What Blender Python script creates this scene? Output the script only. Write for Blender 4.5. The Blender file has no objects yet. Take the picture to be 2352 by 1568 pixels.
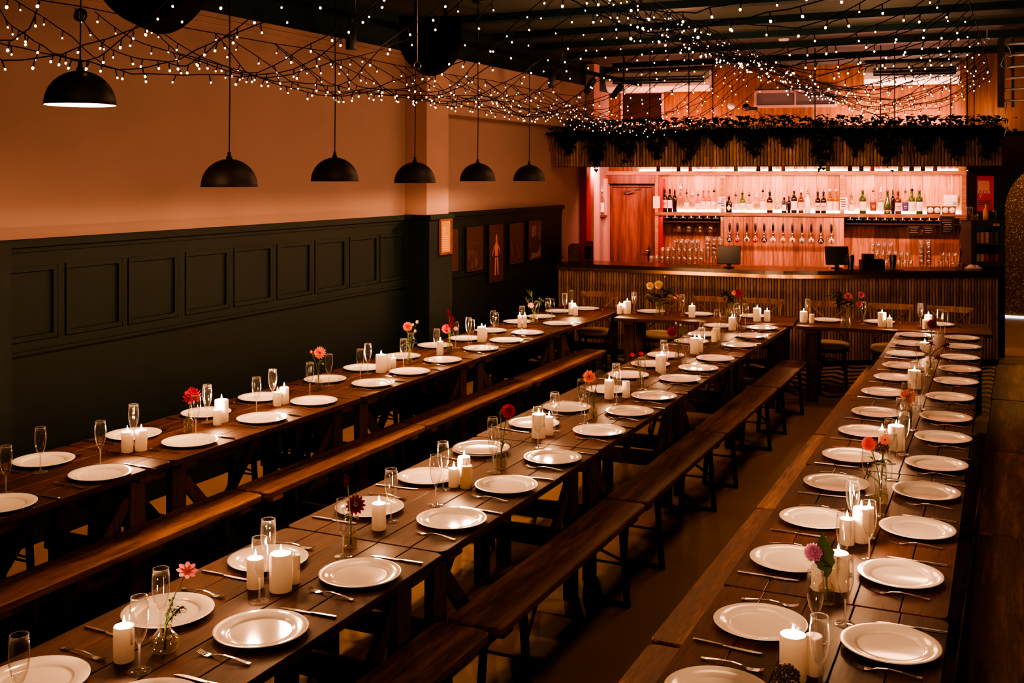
import bpy, math, random
from mathutils import Vector, Matrix, Euler
random.seed(11)
PI = math.pi
scene = bpy.context.scene
COL = scene.collection
PLATES = [('left', 'aisle', 0, -4.137, 3.445), ('left', 'aisle', 1, -4.117, 4.009), ('left', 'aisle', 2, -4.169, 4.706), ('left', 'aisle', 3, -4.169, 5.338), ('left', 'aisle', 4, -4.181, 5.889), ('left', 'aisle', 5, -4.159, 6.571), ('left', 'aisle', 6, -4.158, 7.082), ('left', 'aisle', 7, -4.183, 7.639), ('left', 'aisle', 8, -4.17, 8.291), ('left', 'aisle', 9, -4.168, 8.794), ('left', 'aisle', 10, -4.19, 9.305), ('left', 'aisle', 11, -4.175, 10.02), ('left', 'wall', 0, -4.574, 4.069), ('left', 'wall', 1, -4.572, 4.697), ('left', 'wall', 2, -4.582, 5.316), ('left', 'wall', 3, -4.57, 5.842), ('left', 'wall', 4, -4.555, 6.553), ('left', 'wall', 5, -4.564, 7.069), ('left', 'wall', 6, -4.571, 7.656), ('left', 'wall', 7, -4.603, 8.266), ('left', 'wall', 8, -4.554, 8.735), ('left', 'wall', 9, -4.566, 9.286), ('left', 'wall', 10, -4.593, 9.969), ('left', 'wall', 11, -4.544, 10.433), ('left', 'wall', 12, -4.547, 10.931), ('middle', 'right', 0, -2.196, 2.31), ('middle', 'right', 1, -2.229, 2.849), ('middle', 'right', 2, -2.212, 3.405), ('middle', 'right', 3, -2.208, 4.114), ('middle', 'right', 4, -2.215, 4.673), ('middle', 'right', 5, -2.215, 5.236), ('middle', 'right', 6, -2.204, 5.902), ('middle', 'right', 7, -2.214, 6.467), ('middle', 'right', 8, -2.22, 6.987), ('middle', 'right', 9, -2.238, 7.659), ('middle', 'right', 10, -2.235, 8.146), ('middle', 'right', 11, -2.229, 8.633), ('middle', 'right', 12, -2.22, 9.401), ('middle', 'right', 13, -2.243, 9.99), ('middle', 'right', 14, -2.267, 10.568), ('middle', 'left', 0, -2.602, 2.283), ('middle', 'left', 1, -2.608, 2.836), ('middle', 'left', 2, -2.615, 3.385), ('middle', 'left', 3, -2.615, 4.102), ('middle', 'left', 4, -2.626, 4.645), ('middle', 'left', 5, -2.628, 5.223), ('middle', 'left', 6, -2.622, 5.915), ('middle', 'left', 7, -2.613, 6.41), ('middle', 'left', 8, -2.57, 7.058), ('middle', 'left', 9, -2.625, 7.64), ('middle', 'left', 10, -2.621, 8.158), ('middle', 'left', 11, -2.638, 8.615), ('middle', 'left', 12, -2.652, 9.434), ('middle', 'left', 13, -2.663, 9.901), ('middle', 'left', 14, -2.683, 10.543), ('right', 'left', 0, -0.783, 3.056), ('right', 'left', 1, -0.776, 3.589), ('right', 'left', 2, -0.801, 4.231), ('right', 'left', 3, -0.797, 4.781), ('right', 'left', 4, -0.8, 5.374), ('right', 'left', 5, -0.803, 5.934), ('right', 'left', 6, -0.807, 6.528), ('right', 'left', 7, -0.81, 7.082), ('right', 'left', 8, -0.838, 7.763), ('right', 'left', 9, -0.827, 8.366), ('right', 'left', 10, -0.827, 8.91), ('right', 'left', 11, -0.862, 9.51), ('right', 'left', 12, -0.875, 10.126), ('right', 'left', 13, -0.889, 10.681), ('right', 'right', 0, -0.37, 3.594), ('right', 'right', 1, -0.403, 4.241), ('right', 'right', 2, -0.391, 4.823), ('right', 'right', 3, -0.4, 5.407), ('right', 'right', 4, -0.39, 5.945), ('right', 'right', 5, -0.396, 6.562), ('right', 'right', 6, -0.414, 7.123), ('right', 'right', 7, -0.427, 7.779), ('right', 'right', 8, -0.42, 8.394), ('right', 'right', 9, -0.42, 8.939), ('right', 'right', 10, -0.447, 9.514), ('right', 'right', 11, -0.455, 10.133), ('right', 'right', 12, -0.483, 10.679), ('bar', 'far', 0, -4.371, 11.273), ('bar', 'far', 1, -3.635, 11.329), ('bar', 'far', 2, -3.107, 11.34), ('bar', 'far', 3, -2.541, 11.421), ('bar', 'far', 4, -1.795, 11.424), ('bar', 'far', 5, -1.296, 11.51), ('bar', 'far', 6, -0.742, 11.555)]
FLUTES = [('left', -4.279, 3.591), ('left', -4.441, 3.931), ('left', -4.273, 4.159), ('left', -4.42, 4.54), ('left', -4.293, 4.894), ('left', -4.434, 5.154), ('left', -4.323, 5.479), ('left', -4.403, 5.746), ('left', -4.336, 6.061), ('left', -4.425, 6.412), ('left', -4.343, 6.689), ('left', -4.433, 6.929), ('left', -4.317, 7.256), ('left', -4.418, 7.539), ('left', -4.347, 7.837), ('left', -4.412, 8.29), ('left', -4.438, 8.581), ('left', -4.352, 8.471), ('left', -4.46, 9.125), ('left', -4.373, 9.002), ('left', -4.362, 9.557), ('left', -4.405, 10.005), ('left', -4.407, 10.298), ('left', -4.344, 10.246), ('left', -4.422, 10.786), ('left', -4.473, 11.108), ('middle', -2.486, 2.129), ('middle', -2.385, 2.473), ('middle', -2.495, 2.681), ('middle', -2.398, 3.056), ('middle', -2.497, 3.233), ('middle', -2.387, 3.555), ('middle', -2.447, 4.009), ('middle', -2.385, 4.291), ('middle', -2.473, 4.52), ('middle', -2.384, 4.882), ('middle', -2.491, 5.089), ('middle', -2.379, 5.42), ('middle', -2.451, 5.827), ('middle', -2.361, 6.073), ('middle', -2.464, 6.289), ('middle', -2.372, 6.67), ('middle', -2.458, 6.902), ('middle', -2.381, 7.214), ('middle', -2.407, 7.838), ('middle', -2.475, 8.033), ('middle', -2.4, 8.378), ('middle', -2.393, 8.822), ('middle', -2.495, 9.232), ('middle', -2.416, 9.647), ('middle', -2.587, 10.082), ('middle', -2.433, 10.249), ('middle', -2.543, 10.673), ('middle', -2.455, 10.667), ('bar', -3.786, 11.21), ('bar', -3.254, 11.216), ('bar', -1.974, 11.355), ('bar', -1.424, 11.337), ('bar', -0.898, 11.429), ('right', -0.521, 3.187), ('right', -0.591, 3.539), ('right', -0.526, 3.723), ('right', -0.531, 4.394), ('right', -0.597, 4.19), ('right', -0.631, 4.684), ('right', -0.555, 4.973), ('right', -0.642, 5.265), ('right', -0.571, 5.59), ('right', -0.561, 6.117), ('right', -0.613, 5.912), ('right', -0.572, 6.732), ('right', -0.615, 6.524), ('right', -0.581, 7.362), ('right', -0.632, 7.01), ('right', -0.656, 7.825), ('right', -0.628, 8.626), ('right', -0.69, 8.696), ('right', -0.641, 10.868), ('right', -0.686, 10.971), ('right', -0.719, 10.013), ('right', -0.687, 9.946)]
CANDLES = [('left', -4.346, 4.418, 0.0307, 0.1095, 1), ('left', -4.303, 4.475, 0.0309, 0.1102, 1), ('left', -4.366, 5.202, 0.0415, 0.1328, 1), ('left', -4.336, 5.129, 0.0258, 0.0894, 1), ('left', -4.342, 5.786, 0.031, 0.1061, 1), ('left', -4.342, 5.716, 0.0266, 0.0896, 1), ('left', -4.371, 7.017, 0.041, 0.1345, 1), ('left', -4.361, 7.092, 0.0247, 0.1056, 0), ('left', -4.377, 7.201, 0.0234, 0.0821, 1), ('left', -4.358, 7.919, 0.0261, 0.1103, 1), ('left', -4.361, 8.687, 0.0388, 0.135, 1), ('left', -4.364, 8.76, 0.0215, 0.1132, 1), ('left', -4.433, 9.658, 0.02, 0.1183, 1), ('left', -4.388, 9.679, 0.02, 0.1183, 1), ('left', -4.346, 10.808, 0.0371, 0.123, 1), ('left', -4.286, 10.76, 0.0254, 0.0972, 1), ('middle', -2.486, 2.513, 0.031, 0.1055, 1), ('middle', -2.497, 3.158, 0.0303, 0.1063, 1), ('middle', -2.398, 3.176, 0.0401, 0.132, 1), ('middle', -2.396, 3.253, 0.0213, 0.1034, 0), ('middle', -2.439, 3.898, 0.0299, 0.1091, 1), ('middle', -2.451, 4.584, 0.0249, 0.0877, 1), ('middle', -2.43, 4.651, 0.0312, 0.1294, 1), ('middle', -2.388, 4.594, 0.0296, 0.1048, 0), ('middle', -2.475, 5.649, 0.0398, 0.1332, 1), ('middle', -2.446, 5.731, 0.0248, 0.1042, 1), ('middle', -2.481, 6.832, 0.0318, 0.1227, 1), ('middle', -2.391, 6.913, 0.0261, 0.1096, 0), ('middle', -2.49, 7.942, 0.0214, 0.126, 0), ('middle', -2.446, 7.899, 0.0302, 0.1342, 1), ('middle', -2.463, 8.861, 0.0379, 0.1318, 1), ('middle', -2.444, 8.948, 0.0273, 0.1175, 1), ('middle', -2.478, 9.565, 0.0283, 0.1037, 0), ('middle', -2.488, 9.674, 0.0352, 0.1115, 0), ('middle', -2.513, 10.37, 0.0354, 0.1219, 1), ('bar', -3.902, 11.064, 0.0256, 0.0982, 1), ('bar', -3.908, 11.15, 0.0281, 0.1064, 0), ('bar', -3.832, 11.117, 0.0396, 0.1349, 1), ('bar', -3.127, 11.146, 0.0353, 0.1186, 1), ('bar', -2.438, 11.118, 0.0398, 0.1335, 1), ('bar', -2.344, 11.152, 0.0301, 0.1065, 1), ('bar', -1.992, 11.23, 0.0373, 0.1112, 1), ('bar', -1.907, 11.206, 0.0254, 0.0903, 0), ('bar', -1.237, 11.231, 0.0404, 0.1392, 1), ('bar', -1.164, 11.207, 0.0255, 0.0926, 1), ('bar', -0.821, 11.373, 0.0384, 0.1219, 1), ('bar', -0.84, 11.239, 0.0252, 0.0898, 1), ('right', -0.729, 9.712, 0.0381, 0.0888, 1), ('right', -0.674, 8.069, 0.0438, 0.1256, 1), ('right', -0.638, 7.197, 0.023, 0.0628, 0), ('right', -0.611, 6.213, 0.0433, 0.1316, 1), ('right', -0.683, 6.198, 0.02, 0.1056, 1), ('right', -0.634, 4.539, 0.0296, 0.1029, 1), ('right', -0.587, 4.593, 0.0324, 0.1374, 1), ('right', -0.563, 4.651, 0.02, 0.1269, 1), ('right', -0.594, 4.033, 0.0387, 0.1296, 1), ('right', -0.658, 3.996, 0.0248, 0.0868, 0), ('right', -0.608, 3.253, 0.0392, 0.1322, 1), ('right', -0.558, 3.313, 0.0257, 0.1152, 0)]
VASES = [('left', 'square', -4.359, 4.908, 0.025, 0.1113), ('left', 'bottle', -4.403, 6.256, 0.027, 0.1065), ('left', 'bottle', -4.356, 7.403, 0.0256, 0.0872), ('left', 'bottle', -4.357, 8.078, 0.0274, 0.1012), ('left', 'globe', -4.4, 9.921, 0.0389, 0.0981), ('middle', 'globe', -2.412, 2.608, 0.0421, 0.08), ('middle', 'bottle', -2.423, 3.663, 0.0268, 0.1006), ('middle', 'jar', -2.382, 4.964, 0.0285, 0.08), ('middle', 'bottle', -2.36, 6.219, 0.0264, 0.102), ('middle', 'bottle', -2.439, 7.362, 0.0261, 0.08), ('middle', 'jar', -2.467, 8.401, 0.0293, 0.0842), ('bar', 'jar', -3.47, 11.11, 0.0437, 0.095), ('bar', 'jar', -2.769, 11.316, 0.0387, 0.0901), ('bar', 'jar', -1.55, 10.996, 0.0465, 0.1072), ('right', 'bottle', -0.629, 8.918, 0.0299, 0.1073), ('right', 'bottle', -0.632, 7.139, 0.025, 0.08), ('right', 'jar', -0.573, 5.168, 0.0303, 0.08), ('right', 'bottle', -0.609, 3.878, 0.0284, 0.1005), ('right', 'jar', -0.593, 3.059, 0.0299, 0.08)]
FLOWERS = [(0, 'carnation', 'redpink', -4.339, 4.918, 0.966, 0.0503), (1, 'cactus', 'coral', -4.395, 6.26, 1.017, 0.0437), (1, 'bud', 'coral', -4.449, 6.235, 1.023, 0.0105), (2, 'ball', 'pink', -4.364, 7.399, 1.057, 0.0376), (2, 'bud', 'cream', -4.297, 7.43, 1.094, 0.0137), (2, 'bud', 'cream', -4.328, 7.416, 1.072, 0.012), (2, 'bud', 'cream', -4.311, 7.424, 1.022, 0.012), (2, 'leafy', 'green', -4.341, 7.41, 0.937, 0.0513), (3, 'ball', 'coralred', -4.383, 8.066, 0.955, 0.0385), (3, 'amaranth', 'wine', -4.359, 8.077, 1.082, 0.033), (3, 'celosia', 'wine', -4.339, 8.086, 1.019, 0.044), (3, 'cosmos', 'pink', -4.31, 8.1, 0.953, 0.022), (4, 'cosmos', 'pink', -4.427, 9.909, 0.947, 0.0347), (4, 'spray', 'green', -4.419, 9.912, 1.068, 0.0651), (4, 'leafy', 'green', -4.345, 9.947, 0.999, 0.0477), (4, 'spray', 'green', -4.455, 9.896, 0.999, 0.0434), (5, 'cosmos', 'pinkhot', -2.35, 2.638, 1.008, 0.0338), (5, 'nigella', 'green', -2.388, 2.62, 0.93, 0.0271), (5, 'nigella', 'green', -2.363, 2.631, 0.902, 0.0244), (5, 'leafy', 'green', -2.37, 2.628, 0.892, 0.0203), (6, 'zinnia', 'wine', -2.405, 3.671, 0.929, 0.0382), (6, 'amaranth', 'wine', -2.437, 3.656, 1.025, 0.0226), (6, 'amaranth', 'wine', -2.396, 3.675, 0.996, 0.0122), (7, 'ball', 'red', -2.349, 4.98, 1.051, 0.0352), (7, 'leafy', 'green', -2.384, 4.963, 1.038, 0.0264), (7, 'leafy', 'green', -2.372, 4.969, 0.879, 0.033), (8, 'cactus', 'salmon', -2.383, 6.208, 1.017, 0.0411), (8, 'sedum', 'olive', -2.327, 6.235, 1.035, 0.0265), (8, 'leafy', 'green', -2.353, 6.223, 0.911, 0.0318), (9, 'cosmos', 'redpink', -2.492, 7.338, 0.971, 0.02), (9, 'cosmos', 'redpink', -2.436, 7.364, 0.98, 0.02), (9, 'leafy', 'green', -2.453, 7.356, 0.912, 0.0246), (10, 'ball', 'crimson', -2.516, 8.378, 0.998, 0.0381), (10, 'sedum', 'olive', -2.43, 8.418, 1.004, 0.0346), (10, 'bud', 'cream', -2.484, 8.393, 1.07, 0.0104), (10, 'bud', 'cream', -2.452, 8.408, 1.056, 0.0104), (10, 'leafy', 'green', -2.471, 8.399, 0.904, 0.0381), (11, 'ball', 'cream', -3.561, 11.068, 1.077, 0.0392), (11, 'ball', 'cream', -3.478, 11.107, 1.088, 0.0461), (11, 'leafy', 'dark', -3.406, 11.14, 0.99, 0.1061), (11, 'leafy', 'dark', -3.565, 11.066, 0.967, 0.0923), (11, 'sedum', 'olive', -3.49, 11.101, 0.953, 0.0461), (11, 'leafy', 'dark', -3.469, 11.111, 0.92, 0.1061), (11, 'bud', 'cream', -3.419, 11.134, 1.174, 0.0115), (11, 'cosmos', 'salmon', -3.314, 11.183, 0.957, 0.0277), (12, 'ball', 'crimson', -2.684, 11.355, 1.011, 0.0411), (12, 'leafy', 'dark', -2.819, 11.292, 0.988, 0.0914), (12, 'leafy', 'dark', -2.752, 11.323, 0.933, 0.0822), (12, 'zinnia', 'salmon', -2.728, 11.335, 1.015, 0.0274), (12, 'spray', 'green', -2.612, 11.389, 0.997, 0.0366), (13, 'zinnia', 'mauve', -1.527, 11.007, 1.065, 0.0382), (13, 'zinnia', 'mauve', -1.41, 11.062, 1.081, 0.034), (13, 'zinnia', 'mauve', -1.427, 11.054, 0.991, 0.0297), (13, 'leafy', 'dark', -1.643, 10.953, 1.102, 0.0764), (13, 'leafy', 'dark', -1.596, 10.975, 1.017, 0.0849), (13, 'leafy', 'dark', -1.535, 11.004, 0.983, 0.0764), (14, 'ball', 'plum', -0.617, 8.923, 1.105, 0.0367), (14, 'maple', 'wine', -0.523, 8.967, 0.945, 0.0434), (14, 'maple', 'wine', -0.574, 8.943, 0.818, 0.0434), (14, 'maple', 'wine', -0.716, 8.877, 0.905, 0.0367), (14, 'maple', 'wine', -0.62, 8.922, 0.952, 0.0334), (15, 'cactus', 'salmon', -0.632, 7.139, 0.876, 0.0512), (16, 'ball', 'pinkcoral', -0.624, 5.144, 1.029, 0.0315), (16, 'zinnia', 'salmon', -0.557, 5.176, 1.046, 0.0236), (16, 'sedum', 'wine', -0.566, 5.172, 1.015, 0.0256), (16, 'leafy', 'green', -0.562, 5.173, 0.948, 0.0295), (16, 'leafy', 'green', -0.623, 5.145, 0.889, 0.0197), (17, 'ball', 'lilac', -0.651, 3.858, 0.936, 0.0317), (17, 'bigleaf', 'green', -0.615, 3.875, 0.908, 0.0302), (18, 'sedum', 'olive', -0.59, 3.06, 0.852, 0.0363), (18, 'leafy', 'green', -0.613, 3.05, 0.806, 0.0181)]
TAPS = [1.788, 1.897, 2.026, 2.144, 2.264, 2.384, 2.518, 2.646, 2.774, 2.898, 3.026, 3.165]
BOTTLES = [(0.77, 0.326, 0.0332, 'wine_a'), (0.845, 0.333, 0.0379, 'wine_b'), (0.921, 0.327, 0.0347, 'wine_a'), (0.991, 0.321, 0.0315, 'wine_c'), (1.073, 0.36, 0.0472, 'clear_tall'), (1.161, 0.277, 0.0377, 'clear_label'), (1.243, 0.265, 0.0408, 'clear_sq'), (1.323, 0.253, 0.0345, 'rose'), (1.397, 0.31, 0.036, 'pinkclear'), (1.474, 0.31, 0.0375, 'pinkclear'), (1.552, 0.31, 0.0375, 'clear'), (1.764, 0.218, 0.0436, 'apothecary'), (1.859, 0.249, 0.0373, 'clear'), (1.952, 0.275, 0.0403, 'greenclear'), (2.047, 0.25, 0.0402, 'clear_label'), (2.148, 0.238, 0.0433, 'clear_sq'), (2.235, 0.313, 0.0401, 'clear_label'), (2.331, 0.289, 0.0416, 'black'), (2.434, 0.178, 0.04, 'globe'), (2.529, 0.234, 0.0368, 'dark_sq'), (2.594, 0.235, 0.0245, 'wine_c'), (2.663, 0.333, 0.0398, 'dark_label'), (2.759, 0.309, 0.0382, 'amber'), (2.848, 0.291, 0.0412, 'white'), (2.985, 0.291, 0.0365, 'black_star'), (3.062, 0.292, 0.0365, 'black_star'), (3.147, 0.329, 0.0425, 'yellow'), (3.235, 0.329, 0.0424, 'yellow'), (3.437, 0.245, 0.0483, 'square_label'), (3.585, 0.33, 0.0452, 'green_label'), (3.721, 0.319, 0.0421, 'darklabel_clear'), (3.819, 0.319, 0.039, 'whiteclear'), (3.907, 0.319, 0.0449, 'green_red'), (3.979, 0.326, 0.0239, 'wine_c'), (4.048, 0.308, 0.0418, 'rosebrown'), (4.139, 0.314, 0.0388, 'blue_label'), (4.226, 0.338, 0.0447, 'green_round'), (4.322, 0.333, 0.0431, 'green_white')]
TOPS = [0.752, 0.973, 1.045, 1.142, 1.214, 1.329, 1.509, 1.583, 1.736, 1.859, 1.938, 2.174, 2.258, 2.337, 2.444, 2.516, 2.688, 2.818, 2.948, 3.042, 3.123, 3.344, 3.416, 3.494, 3.566, 3.638, 3.71, 3.782, 3.86, 3.932, 4.004, 4.076, 4.148, 4.22, 4.292, 4.364, 4.436, 4.523, 4.622, 4.711, 4.788]
CHAIRX = [-4.456, -3.72, -3.128, -2.603, -1.858, -1.243, -0.704]
TT = 0.76                       # table height
BAR_ANG = math.atan2(.1626, .9867)   # the back bar stands slightly askew to the room
BAR_O = (-5.5, 15.0)

# ------------------------------------------------------------------ mesh helpers
class MB:
    def __init__(self):
        self.v = []; self.f = []; self.m = []; self.s = []
    def add(self, vs, fs, mat=0, smooth=False, M=None):
        b = len(self.v)
        if M is not None: vs = [tuple(M @ Vector(p)) for p in vs]
        self.v += [tuple(p) for p in vs]
        for f in fs:
            self.f.append(tuple(b + i for i in f)); self.m.append(mat); self.s.append(smooth)
        return self
    def box(self, c, sz, mat=0, M=None):
        x, y, z = c; a, b, d = sz[0]/2, sz[1]/2, sz[2]/2
        vs = [(x+i*a, y+j*b, z+k*d) for k in (-1, 1) for j in (-1, 1) for i in (-1, 1)]
        return self.add(vs, [(0,2,3,1),(4,5,7,6),(0,1,5,4),(2,6,7,3),(0,4,6,2),(1,3,7,5)], mat, False, M)
    def prism(self, poly, z0, z1, b=0.0, mat=0, M=None):
        n = len(poly); cx = sum(p[0] for p in poly)/n; cy = sum(p[1] for p in poly)/n
        ins = lambda p: (p[0]-math.copysign(min(b, abs(p[0]-cx)), p[0]-cx), p[1]-math.copysign(min(b, abs(p[1]-cy)), p[1]-cy))
        rings = [[(*ins(p), z0) for p in poly], [(*p, z0+b) for p in poly], [(*p, z1-b) for p in poly], [(*ins(p), z1) for p in poly]] if b > 0 else [[(*p, z0) for p in poly], [(*p, z1) for p in poly]]
        vs = [q for r in rings for q in r]; fs = []
        for k in range(len(rings)-1):
            for i in range(n):
                j = (i+1) % n; fs.append((k*n+i, k*n+j, (k+1)*n+j, (k+1)*n+i))
        fs.append(tuple(reversed(range(n)))); fs.append(tuple((len(rings)-1)*n+i for i in range(n)))
        return self.add(vs, fs, mat, False, M)
    def rbox(self, c, sz, b=.004, mat=0, M=None):
        a, d = sz[0]/2, sz[1]/2
        return self.prism([(c[0]-a,c[1]-d),(c[0]+a,c[1]-d),(c[0]+a,c[1]+d),(c[0]-a,c[1]+d)], c[2]-sz[2]/2, c[2]+sz[2]/2, b, mat, M)
    def bar(self, p0, p1, w, h, mat=0, up=(0,0,1)):
        p0 = Vector(p0); p1 = Vector(p1); d = (p1-p0); L = d.length; d.normalize()
        u = Vector(up); x = d.cross(u)
        if x.length < 1e-4: x = Vector((1,0,0))
        x.normalize(); z = x.cross(d)
        M = Matrix(((x.x,d.x,z.x,0),(x.y,d.y,z.y,0),(x.z,d.z,z.z,0),(0,0,0,1))); M.translation = (p0+p1)/2
        return self.box((0,0,0), (w, L, h), mat, M)
    def tube(self, pts, r, n=8, mat=0, caps=True, closed=False):
        P = [Vector(p) for p in pts]; k = len(P)
        rs = r if isinstance(r, (list, tuple)) else [r]*k
        vs = []; fs = []; prev = None
        for i, p in enumerate(P):
            t = (P[(i+1) % k]-P[i-1]) if closed else (P[min(i+1,k-1)]-P[max(i-1,0)])
            if t.length < 1e-9: t = Vector((0,0,1))
            t.normalize()
            if prev is None:
                a = Vector((0,0,1)) if abs(t.z) < .9 else Vector((1,0,0))
                x = t.cross(a).normalized()
            else:
                x = (prev - t*prev.dot(t))
                x = x.normalized() if x.length > 1e-6 else t.orthogonal().normalized()
            prev = x; y = t.cross(x)
            for j in range(n):
                a = 2*PI*j/n; vs.append(tuple(p + (x*math.cos(a)+y*math.sin(a))*rs[i]))
        for i in range(k if closed else k-1):
            for j in range(n):
                a, b = i*n+j, i*n+(j+1) % n; e = ((i+1) % k)*n
                fs.append((a, b, e+(j+1) % n, e+j))
        if caps and not closed:
            fs.append(tuple(reversed(range(n)))); fs.append(tuple((k-1)*n+j for j in range(n)))
        return self.add(vs, fs, mat, True)
    def lathe(self, prof, n=24, c=(0,0,0), mat=0, M=None, flute=None):
        vs = []; fs = []; k = len(prof)
        for r, z in prof:
            for j in range(n):
                a = 2*PI*j/n; q = r*(1+(flute(j, z) if flute else 0))
                vs.append((c[0]+q*math.cos(a), c[1]+q*math.sin(a), c[2]+z))
        for i in range(k-1):
            for j in range(n):
                jj = (j+1) % n; fs.append((i*n+j, i*n+jj, (i+1)*n+jj, (i+1)*n+j))
        if prof[0][0] > 1e-6 and prof[0][0] < 9 and self.capends[0]: fs.append(tuple(reversed(range(n))))
        if prof[-1][0] > 1e-6 and self.capends[1]: fs.append(tuple((k-1)*n+j for j in range(n)))
        return self.add(vs, fs, mat, True, M)
    capends = (False, False)
    def ball(self, c, r, n=10, m=6, mat=0, sz=1.0):
        return self.lathe([(max(1e-5, r*math.sin(PI*i/m)), -r*sz*math.cos(PI*i/m)) for i in range(m+1)], n, c, mat)
    def mesh(self, name, mats):
        me = bpy.data.meshes.new(name); me.from_pydata(self.v, [], self.f)
        for mt in mats: me.materials.append(mt)
        me.polygons.foreach_set('material_index', self.m); me.polygons.foreach_set('use_smooth', self.s)
        me.update(); return me

def clean(me):
    import bmesh
    bm = bmesh.new(); bm.from_mesh(me); bmesh.ops.remove_doubles(bm, verts=bm.verts, dist=2e-5)
    bmesh.ops.recalc_face_normals(bm, faces=bm.faces); bm.to_mesh(me); bm.free(); return me

def ob(name, me, parent=None, loc=(0,0,0), rz=0.0, rot=None):
    o = bpy.data.objects.new(name, me); COL.objects.link(o)
    if parent is not None: o.parent = parent
    o.location = loc; o.rotation_euler = rot if rot else (0, 0, rz); return o
def tag(o, label, cat, group=None, kind=None):
    if label: o['label'] = label
    if cat: o['category'] = cat
    if group: o['group'] = group
    if kind: o['kind'] = kind
    return o
def thing(name, label, cat, loc, rz=0.0, group=None, rot=None):
    return tag(ob(name, None, None, loc, rz, rot), label, cat, group)
def struct(name, mb, mats, label=None, loc=(0,0,0), rz=0.0, parent=None):
    o = ob(name, mb.mesh(name, mats), parent, loc, rz)
    if parent is None: o['kind'] = 'structure'
    if label: o['label'] = label
    return o
def place(proto, name, label, cat, loc, rz=0.0, group=None, rot=None):
    """proto: [(part, mesh, local loc, local rot, children)]; one part named '' makes the thing a single mesh."""
    if len(proto) == 1 and proto[0][0] == '':
        return tag(ob(name, proto[0][1], None, loc, rz, rot), label, cat, group)
    r = thing(name, label, cat, loc, rz, group, rot)
    def put(lst, par):
        for it in lst:
            p = ob(it[0], it[1], par, it[2] if len(it) > 2 else (0,0,0), 0, it[3] if len(it) > 3 else None)
            if len(it) > 5 and it[5]: p['label'] = it[5]
            if len(it) > 4 and it[4]: put(it[4], p)
    put(proto, r); return r

ORD = ['first','second','third','fourth','fifth','sixth','seventh','eighth','ninth','tenth','eleventh','twelfth','thirteenth','fourteenth','fifteenth','sixteenth','seventeenth','eighteenth','nineteenth','twentieth']
def ordn(i):
    if i < 20: return ORD[i]
    t = ['twenty','thirty','forty','fifty'][(i+1)//10-2]
    return {20:'twentieth',30:'thirtieth',40:'fortieth'}.get(i+1) or t+'-'+ORD[(i+1) % 10-1]
ROW = {'left':'wall row', 'middle':'middle row', 'right':'right-hand row', 'bar':'bar-side tables'}

# ------------------------------------------------------------------ materials
def newmat(name):
    m = bpy.data.materials.new(name); m.use_nodes = True; nt = m.node_tree
    bs = nt.nodes['Principled BSDF']; return m, nt, bs
def pm(name, col, rough=.5, metal=0.0, spec=.5, emit=None, es=0.0, sss=0.0, coat=0.0, sample=True, bump=0.0, bscale=60, var=0.0):
    m, nt, bs = newmat(name)
    bs.inputs['Base Color'].default_value = (*col, 1); bs.inputs['Roughness'].default_value = rough
    bs.inputs['Metallic'].default_value = metal; bs.inputs['Specular IOR Level'].default_value = spec
    if emit: bs.inputs['Emission Color'].default_value = (*emit, 1); bs.inputs['Emission Strength'].default_value = es
    if sss:
        bs.inputs['Subsurface Weight'].default_value = 1.0; bs.inputs['Subsurface Radius'].default_value = (1.0, .75, .55); bs.inputs['Subsurface Scale'].default_value = sss
    if coat: bs.inputs['Coat Weight'].default_value = coat
    if bump or var:
        tc = nt.nodes.new('ShaderNodeTexCoord'); no = nt.nodes.new('ShaderNodeTexNoise'); no.inputs['Scale'].default_value = bscale; no.inputs['Detail'].default_value = 4
        nt.links.new(tc.outputs['Object'], no.inputs['Vector'])
        if bump:
            bp = nt.nodes.new('ShaderNodeBump'); bp.inputs['Strength'].default_value = bump; bp.inputs['Distance'].default_value = .01
            nt.links.new(no.outputs['Fac'], bp.inputs['Height']); nt.links.new(bp.outputs['Normal'], bs.inputs['Normal'])
        if var:
            mx = nt.nodes.new('ShaderNodeMix'); mx.data_type = 'RGBA'
            mx.inputs['A'].default_value = (*[c*(1-var) for c in col], 1); mx.inputs['B'].default_value = (*[min(1, c*(1+var)) for c in col], 1)
            nt.links.new(no.outputs['Fac'], mx.inputs['Factor']); nt.links.new(mx.outputs['Result'], bs.inputs['Base Color'])
    if es and not sample: m.cycles.emission_sampling = 'NONE'
    return m
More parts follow.
